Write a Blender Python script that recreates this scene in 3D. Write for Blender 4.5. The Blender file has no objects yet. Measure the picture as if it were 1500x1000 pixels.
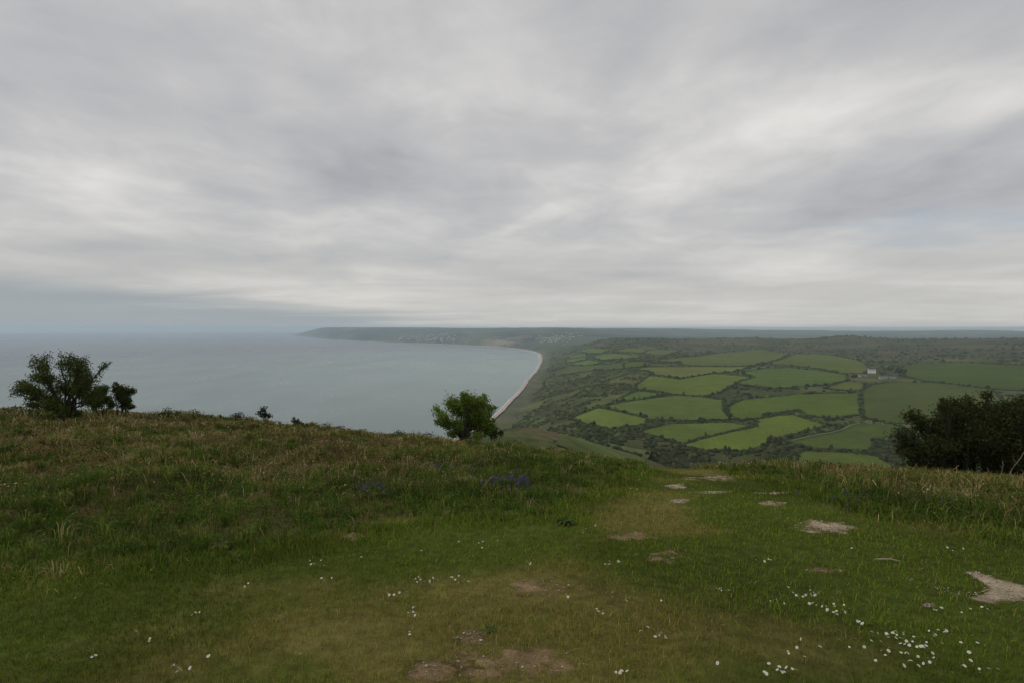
import bpy, math, random
import numpy as np

# ------------------------------------------------------------------ camera, sky, sun, exposure
SC = bpy.context.scene
COL = SC.collection
EYE = 190.0                       # metres above the sea
FPX, CX, CY, HOR = 800.0, 750.0, 500.0, 481.0
PITCH = math.atan((CY - HOR) / FPX)

cam_d = bpy.data.cameras.new('camera')
cam_d.sensor_width = 36.0
cam_d.lens = FPX / 1500.0 * 36.0
cam_d.clip_start = 0.05
cam_d.clip_end = 120000.0
cam = bpy.data.objects.new('camera', cam_d)
cam.location = (0, 0, EYE)
cam.rotation_euler = (math.radians(90) - PITCH, 0, 0)
COL.objects.link(cam)
SC.camera = cam

SUN_EL, SUN_AZ = math.radians(48), math.radians(-100)     # azimuth from the view direction, towards the sea
world = bpy.data.worlds.new('World')
SC.world = world
world.use_nodes = True
WN, WL = world.node_tree.nodes, world.node_tree.links
WN.clear()

def wn(kind, **kw):
    n = WN.new(kind)
    for k, v in kw.items():
        if k.startswith('in_'):
            key = k[3:]
            n.inputs[int(key) if key.isdigit() else key.replace('_', ' ')].default_value = v
        else:
            setattr(n, k, v)
    return n

def wmath(op, a, b=None, clamp=False):
    n = wn('ShaderNodeMath', operation=op, use_clamp=clamp)
    for i, v in enumerate((a, b)):
        if v is None:
            continue
        if isinstance(v, (int, float)):
            n.inputs[i].default_value = v
        else:
            WL.new(v, n.inputs[i])
    return n.outputs[0]

def build_world():
    out = wn('ShaderNodeOutputWorld')
    sky = wn('ShaderNodeTexSky', sky_type='NISHITA', sun_disc=False)
    sky.sun_elevation = SUN_EL
    sky.sun_rotation = SUN_AZ
    sky.altitude = 190.0
    sky.air_density = 1.0
    sky.dust_density = 2.0
    bg_sky = wn('ShaderNodeBackground', in_Strength=0.10)
    WL.new(sky.outputs[0], bg_sky.inputs[0])
    tc = wn('ShaderNodeTexCoord')
    sep = wn('ShaderNodeSeparateXYZ')
    WL.new(tc.outputs['Generated'], sep.inputs[0])
    zc = wmath('MAXIMUM', sep.outputs[2], 0.0)

    def sheet(bias):                                        # a cloud sheet seen from below
        den = wmath('ADD', zc, bias)
        comb = wn('ShaderNodeCombineXYZ')
        WL.new(wmath('DIVIDE', sep.outputs[0], den), comb.inputs[0])
        WL.new(wmath('DIVIDE', sep.outputs[1], den), comb.inputs[1])
        return comb.outputs[0]
    high, low = sheet(0.10), sheet(0.05)

    def noise(vec, scale, loc, rot, sc3, detail=5.0, rough=0.55, dist=0.0):
        mp = wn('ShaderNodeMapping')
        mp.inputs['Location'].default_value = loc
        mp.inputs['Rotation'].default_value = (0, 0, math.radians(rot))
        mp.inputs['Scale'].default_value = sc3
        WL.new(vec, mp.inputs[0])
        n = wn('ShaderNodeTexNoise')
        n.inputs['Scale'].default_value = scale
        n.inputs['Detail'].default_value = detail
        n.inputs['Roughness'].default_value = rough
        n.inputs['Distortion'].default_value = dist
        WL.new(mp.outputs[0], n.inputs['Vector'])
        return n.outputs[0]

    def ramp_of(src, f0, f1, t0, t1):
        r = wn('ShaderNodeMapRange', interpolation_type='SMOOTHSTEP')
        r.inputs['From Min'].default_value = f0; r.inputs['From Max'].default_value = f1
        r.inputs['To Min'].default_value = t0; r.inputs['To Max'].default_value = t1
        WL.new(src, r.inputs[0])
        return r.outputs[0]
    big = noise(high, 0.50, (7.5, 1.5, 0), 28, (1.0, 1.0, 1), 3.0, 0.45, 0.4)
    mid = noise(high, 1.15, (34.6, 9.4, 0), 38, (1.05, 0.80, 1), 5.0, 0.5, 0.5)
    fine = noise(high, 3.2, (30.7, 16.0, 0), 48, (1.0, 0.95, 1), 7.0, 0.6, 0.5)
    bars = noise(low, 0.42, (33.9, 15.5, 0), 12, (0.6, 1.0, 1), 5.0, 0.55, 0.4)
    v = wmath('ADD', wmath('MULTIPLY', big, 0.44), wmath('ADD', wmath('MULTIPLY', mid, 0.40), wmath('MULTIPLY', fine, 0.16)))
    lw = ramp_of(zc, 0.05, 0.26, 0.48, 0.0)                 # low bars of cloud take over towards the horizon
    v = wmath('ADD', wmath('MULTIPLY', v, wmath('SUBTRACT', 1.0, lw)), wmath('MULTIPLY', bars, lw))
    ramp = wn('ShaderNodeValToRGB')
    cr = ramp.color_ramp
    cr.elements[0].position = 0.37
    cr.elements[0].color = (0.395, 0.406, 0.430, 1)
    cr.elements[1].position = 0.635
    cr.elements[1].color = (0.775, 0.758, 0.730, 1)
    e = cr.elements.new(0.50)
    e.color = (0.545, 0.542, 0.545, 1)
    WL.new(v, ramp.inputs[0])
    # low cloud is seen through more air: a little warmer and flatter
    warm = wn('ShaderNodeMixRGB', blend_type='MIX')
    WL.new(ramp_of(zc, 0.0, 0.20, 0.55, 0.0), warm.inputs[0])
    WL.new(ramp.outputs[0], warm.inputs[1])
    warm.inputs[2].default_value = (0.605, 0.590, 0.535, 1)
    # a grey bank of cloud lies far out over the sea
    edge = wmath('ADD', zc, wmath('MULTIPLY', wmath('SUBTRACT', bars, 0.5), 0.05))
    edge = wmath('ADD', edge, wmath('MULTIPLY', sep.outputs[0], 0.10))
    bank = wn('ShaderNodeMixRGB', blend_type='MIX')
    WL.new(wmath('MULTIPLY', ramp_of(edge, -0.020, 0.022, 0.85, 0.0), ramp_of(sep.outputs[0], -0.35, 0.0, 1.0, 0.0)), bank.inputs[0])
    WL.new(warm.outputs[0], bank.inputs[1])
    bank.inputs[2].default_value = (0.320, 0.362, 0.392, 1)
    bg_cloud = wn('ShaderNodeBackground', in_Strength=1.0)
    WL.new(bank.outputs[0], bg_cloud.inputs[0])
    # a few thin places in the sheet let the blue through
    mix = wn('ShaderNodeMixShader')
    gaps = (ramp_of(noise(high, 0.55, (38.3, 33.9, 0), 20, (0.5, 1.0, 1), 4.0, 0.5, 0.3), 0.59, 0.72, 0.97, 0.58))
    WL.new(wmath('MAXIMUM', gaps, ramp_of(zc, 0.07, 0.13, 1.0, 0.0)), mix.inputs[0])   # none low down, where the sheet is seen edge on
    WL.new(bg_sky.outputs[0], mix.inputs[1])
    WL.new(bg_cloud.outputs[0], mix.inputs[2])
    WL.new(mix.outputs[0], out.inputs['Surface'])
build_world()

sun_d = bpy.data.lights.new('sun', 'SUN')
sun_d.energy = 1.2
sun_d.angle = math.radians(28)
sun_d.color = (1.0, 0.965, 0.91)
sun = bpy.data.objects.new('sun', sun_d)
sun.rotation_euler = (math.pi / 2 - SUN_EL, 0, -SUN_AZ + math.pi)
sun.location = (0, 0, 300)
COL.objects.link(sun)

SC.view_settings.view_transform = 'Standard'
SC.view_settings.look = 'None'
SC.view_settings.exposure = 0.0
SC.view_settings.gamma = 1.0
SC.view_settings.use_curve_mapping = False
SC.render.engine = 'CYCLES'
SC.cycles.use_denoising = True
SC.cycles.max_bounces = 5
SC.cycles.diffuse_bounces = 3
SC.cycles.transmission_bounces = 3
SC.cycles.volume_bounces = 2
SC.cycles.sample_clamp_indirect = 3.0

RNG = np.random.default_rng(7)
random.seed(7)

# ------------------------------------------------------------------ helpers
def tag(o, label=None, cat=None, group=None, kind=None):
    if label: o['label'] = label
    if cat: o['category'] = cat
    if group: o['group'] = group
    if kind: o['kind'] = kind
    return o

def srgb(r, g, b):
    f = lambda c: (c / 255 / 12.92) if c <= 10 else ((c / 255 + 0.055) / 1.055) ** 2.4
    return np.array([f(r), f(g), f(b)])

def np_mesh(name, verts, faces, nside, col=None, smooth=False, mats=None):
    """verts (N,3), faces (M,nside) -> mesh; col (N,3) becomes the colour attribute 'col'"""
    verts = np.asarray(verts, dtype=np.float32)
    faces = np.asarray(faces, dtype=np.int32)
    me = bpy.data.meshes.new(name)
    me.vertices.add(len(verts))
    me.vertices.foreach_set('co', verts.ravel())
    me.loops.add(faces.size)
    me.loops.foreach_set('vertex_index', faces.ravel())
    me.polygons.add(len(faces))
    me.polygons.foreach_set('loop_start', np.arange(0, faces.size, nside, dtype=np.int32))
    if smooth:
        me.polygons.foreach_set('use_smooth', np.ones(len(faces), dtype=bool))
    me.update(calc_edges=True)
    if col is not None:
        a = me.color_attributes.new('col', 'FLOAT_COLOR', 'POINT')
        c4 = np.ones((len(verts), 4), dtype=np.float32)
        c4[:, :3] = col
        a.data.foreach_set('color', c4.ravel())
    for m in (mats or []):
        me.materials.append(m)
    return me

def link(name, me, parent=None, loc=None):
    o = bpy.data.objects.new(name, me)
    COL.objects.link(o)
    if parent: o.parent = parent
    if loc is not None: o.location = loc
    return o

def empty(name, loc):
    o = bpy.data.objects.new(name, None)
    o.empty_display_size = 0.2
    COL.objects.link(o)
    o.location = loc
    return o

def hash2(ix, iy, seed):
    h = (ix.astype(np.int64) * 374761393 + iy.astype(np.int64) * 668265263 + seed * 982451653) & 0xFFFFFFFF
    h = ((h ^ (h >> 13)) * 1274126177) & 0xFFFFFFFF
    h = h ^ (h >> 16)
    return (h & 0xFFFF) / 65535.0

def vnoise(x, y, seed=0):
    x = np.asarray(x, float); y = np.asarray(y, float)
    ix = np.floor(x); iy = np.floor(y)
    fx = x - ix; fy = y - iy
    fx = fx * fx * (3 - 2 * fx); fy = fy * fy * (3 - 2 * fy)
    a = hash2(ix, iy, seed); b = hash2(ix + 1, iy, seed)
    c = hash2(ix, iy + 1, seed); d = hash2(ix + 1, iy + 1, seed)
    return (a + (b - a) * fx) * (1 - fy) + (c + (d - c) * fx) * fy

def fbm(x, y, seed=0, oct=4):
    v = 0.0; amp = 0.5; tot = 0.0
    for k in range(oct):
        v = v + amp * vnoise(x * 2 ** k + 17.3 * k, y * 2 ** k - 9.1 * k, seed + k)
        tot += amp; amp *= 0.5
    return v / tot

def sstep(a, b, x):
    t = np.clip((np.asarray(x, float) - a) / (b - a), 0, 1)
    return t * t * (3 - 2 * t)

def ray(px, py):
    """direction of the sight line through a survey point of the view (1500 x 1000 grid)"""
    u = (np.asarray(px, float) - CX) / FPX
    v = (CY - np.asarray(py, float)) / FPX
    return u, math.cos(PITCH) + math.sin(PITCH) * v, -math.sin(PITCH) + math.cos(PITCH) * v

def at(px, py, Y):
    u, d, w = ray(px, py)
    k = Y / d
    return np.array([u * k, Y, EYE + w * k])

def inside(poly, x, y):
    poly = np.asarray(poly, float)
    r = np.zeros(np.shape(x), bool)
    j = len(poly) - 1
    for i in range(len(poly)):
        xi, yi = poly[i]; xj, yj = poly[j]
        c = ((yi > y) != (yj > y)) & (x < (xj - xi) * (y - yi) / ((yj - yi) + 1e-12) + xi)
        r ^= c
        j = i
    return r

def seg_dist(pts, x, y, closed=False):
    pts = np.asarray(pts, float)
    best = np.full(np.shape(x), 1e18)
    n = len(pts)
    for i in range(n if closed else n - 1):
        a = pts[i]; b = pts[(i + 1) % n]
        d = b - a
        t = np.clip(((x - a[0]) * d[0] + (y - a[1]) * d[1]) / (d @ d + 1e-12), 0, 1)
        best = np.minimum(best, (x - a[0] - t * d[0]) ** 2 + (y - a[1] - t * d[1]) ** 2)
    return np.sqrt(best)

# ------------------------------------------------------------------ the lie of the land
shore_px = [(727, 610), (747, 588), (763, 573), (773, 555), (787, 543), (793, 527), (790, 517), (763, 511),
            (713, 507.7), (663, 505), (600, 503), (530, 500.7), (483, 497), (440, 492.5), (423, 490)]
SHORE = [(-2500, -900), (-900, -120), (-520, 60), (-350, 210), (-235, 420), (-140, 760), (-75, 1010)]
for px, py in shore_px:
    d = EYE / ((py - HOR) / FPX)
    SHORE.append(((px - CX) / FPX * d, d))
SHORE = np.array(SHORE)
def smooth_line(p, n=3):
    for _ in range(n):
        q = [p[0]]
        for a, b in zip(p[:-1], p[1:]):
            q += [a * .75 + b * .25, a * .25 + b * .75]
        q.append(p[-1]); p = np.array(q)
    return p
SHORE = smooth_line(SHORE, 2)
LAND = np.vstack([SHORE, [(-9000, 26000), (30000, 26000), (30000, -9000), (-2500, -9000)]])

CTRL = [
 # summit flank and the shoulder below it
 (100,690,130),(400,690,130),(600,690,140),(740,628,175),(790,629,190),(770,640,150),(800,645,150),(870,650,240),(945,672,280),
 (900,690,150),(1300,745,290),(1480,730,290),(1700,800,160),(1700,745,290),(1700,700,430),(1700,650,560),(1700,600,700),(1700,560,950),(1700,512,1700),(1700,495,2500),(1000,720,200),(1150,740,180),(1300,760,170),(1500,770,160),
 # ravine and the valley fields
 (800,668,420),(870,694,380),(950,682,460),(900,668,500),(1050,694,470),(850,640,650),(1000,650,600),(1150,650,590),
 (1000,690,500),(1150,690,480),(1300,700,450),(1500,690,430),(1300,640,600),(1480,640,560),
 (870,610,780),(1000,600,800),(1150,600,790),(1300,590,820),(1480,600,700),
 (950,560,1080),(1080,560,1060),(1250,560,1050),(1400,560,1000),(1500,560,950),
 (850,540,1500),(1000,530,1600),(1150,530,1550),(1277,545,1250),(1400,540,1250),(1500,535,1200),
 (850,515,2400),(1000,510,2400),(1200,512,2200),(1400,512,1900),(1500,512,1700),
 (800,605,1000),(800,572,1450),(830,547,1900),(820,522,3000),(810,512,3900),
 # the ridge and what lies behind it
 (870,498,3300),(950,496,3250),(1000,496,3200),(1100,495,3100),(1200,495,3000),(1240,492,2900),(1300,496,2850),(1400,496,2800),(1500,495,2500),
 (880,503,4600),(1000,503,5000),(1250,503,4700),(1450,503,4300),(1000,489,8500),(1250,489.5,8500),(1450,489.5,8000),
 # the bay, the towns and the far headland
 (760,506,5000),(800,500,5200),(850,496,5300),(740,495,6000),(760,486,7000),(700,490,7000),(640,492,7600),(600,497,7300),
 (640,484,9000),(560,490,8700),(520,484,9500),(478,488,10500),(478,480,11500),(440,486,14000),(450,482,13000),
 (560,480.5,10500),(640,481,10500),(720,481.5,10000),(800,480.5,10000),(900,481,11000),(1000,481.5,12000),(1070,483,12000),(1150,484,12000),
 (1300,485,12000),(1420,484,12000),(1500,485.5,12000),
]
C3 = np.array([at(*c) for c in CTRL])
far_pts = np.array([[800, 17000, 60], [6000, 17000, 60], [14000, 17000, 60], [-4500, 17000, 60]])
C3 = np.vstack([C3, far_pts])
def polar_uv(x, y):
    th = np.clip(np.arctan2(x, np.maximum(y, 1e-3)), -0.85, 0.95)
    return th * 2.2, np.log(np.maximum(np.hypot(x, y), 60.0))
cu, cv = polar_uv(C3[:, 0], C3[:, 1])
def tps(r2):
    return np.where(r2 > 1e-12, 0.5 * r2 * np.log(r2 + 1e-12), 0.0)
nC = len(C3)
A = np.zeros((nC + 3, nC + 3))
A[:nC, :nC] = tps((cu[:, None] - cu) ** 2 + (cv[:, None] - cv) ** 2) + np.eye(nC) * 2e-4
A[:nC, nC] = 1; A[:nC, nC + 1] = cu; A[:nC, nC + 2] = cv
A[nC:, :nC] = A[:nC, nC:].T
WT = np.linalg.solve(A, np.concatenate([C3[:, 2], np.zeros(3)]))

def h_far(x, y):
    u, v = polar_uv(x, y)
    h = WT[nC] + WT[nC + 1] * u + WT[nC + 2] * v
    for k in range(nC):
        h = h + WT[k] * tps((u - cu[k]) ** 2 + (v - cv[k]) ** 2)
    r = np.hypot(x, y)
    amp = np.clip(r / 1000, 0.3, 6)
    h = h + (fbm(x / 170, y / 170, 3, 4) - .5) * 5.0 * amp ** 0.7
    h = h + (fbm(x / 800, y / 800, 13, 4) - .5) * 34 * sstep(5000, 9000, r)
    h = np.where(h > 190, 190 + 22 * np.tanh((h - 190) / 22), h)
    d = seg_dist(SHORE, x, y)
    d = np.where(inside(LAND, x, y), d, -d)
    wob = (fbm(x / 60, y / 60, 5, 3) - .5) * 26 * sstep(15, 60, d)
    slope = 0.55 - 0.24 * sstep(900, 1300, y) * (1 - sstep(4200, 5200, y))
    prof = np.where(d < 22, d * 0.14, 3.1 + (d - 22 + wob) * slope)
    k = 14.0
    e = np.clip(0.5 + 0.5 * (prof - h) / k, 0, 1)
    hm = prof * (1 - e) + h * e - k * e * (1 - e)
    hm = np.where(prof < h - k, prof, hm)
    return np.where(d < 22, np.minimum(d * 0.14, 3.1), np.maximum(hm, 2.0))

CXK = [-25, -20, -12.4, -3.9, 2.4, 4.6, 6.6, 8.2, 12.4, 16, 25]
CVK = [.0001, .0001, .0010, .0026, .0043, .0055, .0055, .0050, .0074, .0105, .013]
def h_near(x, y):
    yc = np.maximum(y, -6)
    c = sum(np.interp(x + o, CXK, CVK) for o in (-1.2, -.6, 0, .6, 1.2)) / 5
    z = -1.55 - .0768 * yc - c * yc * np.abs(yc)
    t = np.maximum(y - (22.0 - 3.0 * sstep(-2, 8, x)), 0)
    z = z - np.where(t < 10, .028 * t * t, 2.8 + (t - 10) * .56)
    r = np.hypot(x, y)
    z = z + (fbm(x / 3.2, y / 3.2, 21, 3) - .5) * .34 * sstep(3, 12, r)
    z = z + (fbm(x / 1.3, y / 1.3, 37, 2) - .5) * .62 * sstep(1.0, 5.0, np.maximum(-.85 * x + .35 * y - 1.5, x * .75 - .28 * y - 3.0)) * sstep(5, 9, r)
    z = z + (fbm(x / .9, y / .9, 31, 2) - .5) * .07 * (0.4 + 0.6 * sstep(4, 9, r))
    return EYE + z

def height(x, y):
    x = np.asarray(x, float); y = np.asarray(y, float)
    r = np.hypot(x, y)
    w = sstep(32, 125, np.where(y > 0, r, r * 0.6))
    hn = np.maximum(h_near(x, y), 60)
    return hn * (1 - w) + h_far(x, y) * w

# polar survey grid: this is also the ground mesh
NR = 620
RR = 0.35 * (18000 / 0.35) ** (np.arange(NR) / (NR - 1))
TH = np.concatenate([np.radians(np.linspace(-180, -62, 24)[:-1]), np.radians(np.linspace(-62, 62, 430)), np.radians(np.linspace(62, 180, 24)[1:-1])])
NT = len(TH)
GX = RR[:, None] * np.sin(TH)[None, :]
GY = RR[:, None] * np.cos(TH)[None, :]
GZ = height(GX, GY)

def ground_z(x, y):
    """height of the built ground mesh under (x, y)"""
    x = np.asarray(x, float); y = np.asarray(y, float)
    r = np.clip(np.hypot(x, y), RR[0], RR[-1] * .999)
    fr = np.log(r / RR[0]) / math.log(RR[1] / RR[0])
    i = np.clip(np.floor(fr).astype(int), 0, NR - 2)
    fr = (r - RR[i]) / (RR[i + 1] - RR[i])
    t = np.arctan2(x, y)
    j = np.clip(np.searchsorted(TH, t) - 1, 0, NT - 2)
    ft = np.clip((t - TH[j]) / (TH[j + 1] - TH[j]), 0, 1)
    return (GZ[i, j] * (1 - fr) + GZ[i + 1, j] * fr) * (1 - ft) + (GZ[i, j + 1] * (1 - fr) + GZ[i + 1, j + 1] * fr) * ft

SLOPE = (GZ - EYE) / RR[:, None]
def ground_at(px, py, rmin=1.0):
    """where the sight line through a survey point meets the land"""
    px = np.atleast_1d(np.asarray(px, float)); py = np.atleast_1d(np.asarray(py, float))
    u, d, w = ray(px, py)
    t = np.arctan2(u, d)
    s = w / np.hypot(u, d)
    out = np.zeros((len(px), 3))
    for k in range(len(px)):
        j = int(np.clip(np.searchsorted(TH, t[k]) - 1, 0, NT - 2))
        ft = (t[k] - TH[j]) / (TH[j + 1] - TH[j])
        col = SLOPE[:, j] * (1 - ft) + SLOPE[:, j + 1] * ft
        hit = np.where((col >= s[k]) & (RR >= rmin))[0]
        if len(hit) == 0:
            i = int(np.argmax(np.where(RR >= rmin, col, -9))); r = RR[i]
        else:
            i = hit[0]
            if i == 0 or RR[i - 1] < rmin:
                r = RR[i]
            else:
                f = (s[k] - col[i - 1]) / (col[i] - col[i - 1] + 1e-9)
                r = RR[i - 1] + f * (RR[i] - RR[i - 1])
        x, y = r * math.sin(t[k]), r * math.cos(t[k])
        out[k] = (x, y, float(ground_z(x, y)))
    return out

# ------------------------------------------------------------------ materials
def new_mat(name):
    m = bpy.data.materials.new(name)
    m.use_nodes = True
    N, L = m.node_tree.nodes, m.node_tree.links
    N.clear()
    out = N.new('ShaderNodeOutputMaterial')
    b = N.new('ShaderNodeBsdfPrincipled')
    L.new(b.outputs[0], out.inputs[0])
    return m, N, L, b, out

def tex(N, L, scale, detail=4, rough=.55, coord=None, kind='ShaderNodeTexNoise', dist=0.0):
    n = N.new(kind)
    n.inputs['Scale'].default_value = scale
    if kind == 'ShaderNodeTexNoise':
        n.inputs['Detail'].default_value = detail
        n.inputs['Roughness'].default_value = rough
        n.inputs['Distortion'].default_value = dist
    if coord is not None:
        L.new(coord, n.inputs['Vector'])
    return n

def rng_node(N, L, src, f0, f1, t0, t1):
    r = N.new('ShaderNodeMapRange')
    r.inputs['From Min'].default_value = f0; r.inputs['From Max'].default_value = f1
    r.inputs['To Min'].default_value = t0; r.inputs['To Max'].default_value = t1
    L.new(src, r.inputs[0])
    return r.outputs[0]

def mix_node(N, L, fac, a, b, mode='MIX'):
    m = N.new('ShaderNodeMixRGB')
    m.blend_type = mode
    for i, v in ((0, fac), (1, a), (2, b)):
        if isinstance(v, (int, float)):
            m.inputs[i].default_value = v
        elif isinstance(v, (tuple, list)):
            m.inputs[i].default_value = (*v[:3], 1)
        else:
            L.new(v, m.inputs[i])
    return m.outputs[0]

def cover_mat(name, scales, amount=.45, rough=.95, bump=None, spec=.03):
    """colour attribute of the cover, broken up by noise at several sizes"""
    m, N, L, b, out = new_mat(name)
    at_ = N.new('ShaderNodeAttribute'); at_.attribute_name = 'col'
    geo = N.new('ShaderNodeNewGeometry')
    c = at_.outputs['Color']
    for s in scales:
        n = tex(N, L, s, 5, .6, geo.outputs['Position'])
        g = rng_node(N, L, n.outputs[0], .28, .72, 1 - amount, 1 + amount)
        c = mix_node(N, L, 1.0, c, g, 'MULTIPLY')
    L.new(c, b.inputs['Base Color'])
    b.inputs['Roughness'].default_value = rough
    b.inputs['Specular IOR Level'].default_value = spec
    if bump:
        n = tex(N, L, bump[0], 6, .65, geo.outputs['Position'])
        bp = N.new('ShaderNodeBump')
        bp.inputs['Strength'].default_value = bump[1]
        bp.inputs['Distance'].default_value = bump[2]
        L.new(n.outputs[0], bp.inputs['Height'])
        L.new(bp.outputs[0], b.inputs['Normal'])
    return m

def leaf_mat(name, trans=.25, rough=.7, spec=.06):
    m, N, L, b, out = new_mat(name)
    at_ = N.new('ShaderNodeAttribute'); at_.attribute_name = 'col'
    L.new(at_.outputs['Color'], b.inputs['Base Color'])
    b.inputs['Roughness'].default_value = rough
    b.inputs['Specular IOR Level'].default_value = spec
    if trans > 0:
        t = N.new('ShaderNodeBsdfTranslucent')
        L.new(at_.outputs['Color'], t.inputs[0])
        mx = N.new('ShaderNodeMixShader')
        mx.inputs[0].default_value = trans
        L.new(b.outputs[0], mx.inputs[1]); L.new(t.outputs[0], mx.inputs[2])
        L.new(mx.outputs[0], out.inputs[0])
    return m

def plain_mat(name, col, rough=.8, noise=None, spec=.3):
    m, N, L, b, out = new_mat(name)
    b.inputs['Roughness'].default_value = rough
    b.inputs['Specular IOR Level'].default_value = spec
    if noise:
        tcn = N.new('ShaderNodeTexCoord')
        n = tex(N, L, noise[0], 5, .6, tcn.outputs['Object'])
        g = rng_node(N, L, n.outputs[0], .3, .7, 1 - noise[1], 1 + noise[1])
        L.new(mix_node(N, L, 1.0, tuple(col), g, 'MULTIPLY'), b.inputs['Base Color'])
    else:
        b.inputs['Base Color'].default_value = (*col, 1)
    return m

M_GROUND = cover_mat('ground_cover', (.011, .35, 9.0), .38, bump=(14.0, .5, .03))
def field_mat():
    m = cover_mat('field_grass', (.006, .022, .09), .17)
    N, L = m.node_tree.nodes, m.node_tree.links
    b = next(n for n in N if n.type == 'BSDF_PRINCIPLED')
    src = b.inputs['Base Color'].links[0].from_socket
    geo = N.new('ShaderNodeNewGeometry'); oi = N.new('ShaderNodeObjectInfo')
    rot = N.new('ShaderNodeVectorRotate'); rot.rotation_type = 'Z_AXIS'
    ang = N.new('ShaderNodeMath'); ang.operation = 'MULTIPLY'; ang.inputs[1].default_value = 3.14
    L.new(oi.outputs['Random'], ang.inputs[0]); L.new(ang.outputs[0], rot.inputs['Angle']); L.new(geo.outputs['Position'], rot.inputs['Vector'])
    w = N.new('ShaderNodeTexWave')                       # rows left by the mower
    w.inputs['Scale'].default_value = .045; w.inputs['Distortion'].default_value = 5.0; w.inputs['Detail'].default_value = 2; w.inputs['Detail Scale'].default_value = .4
    L.new(rot.outputs[0], w.inputs['Vector'])
    L.new(mix_node(N, L, 1.0, src, rng_node(N, L, w.outputs['Fac'], 0, 1, .965, 1.035), 'MULTIPLY'), b.inputs['Base Color'])
    return m
M_FIELD = field_mat()
M_SCRUB = cover_mat('scrub_leaves', (.25, 1.3), .45, bump=(1.4, .9, .6))
M_GRASS = leaf_mat('grass_blades', .3)
M_LEAF = leaf_mat('tree_leaves', .38, .65, .10)
M_DRY = leaf_mat('dry_stems', .12, .8, .1)
M_BARK = plain_mat('bark', (.045, .038, .030), .9, (14.0, .5))
M_SOIL = cover_mat('bare_soil', (3.0, 45.0), .35, bump=(70.0, .7, .012))
M_WHITE = plain_mat('white_render', (.78, .77, .73), .8, (.5, .06))
M_SLATE = plain_mat('slate_roof', (.20, .20, .21), .7, (1.2, .25))
M_BARNROOF = plain_mat('barn_roof', (.12, .115, .11), .85, (.8, .3))
M_TOWNWALL = plain_mat('town_wall', (.56, .54, .50), .9)
M_TOWNROOF = plain_mat('town_roof', (.22, .17, .15), .8)
M_STONE = plain_mat('barn_stone', (.34, .32, .29), .9, (1.0, .2))
M_GLASS = plain_mat('window_glass', (.03, .035, .04), .15, None, .6)
M_DOOR = plain_mat('door_paint', (.05, .06, .06), .5)

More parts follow.
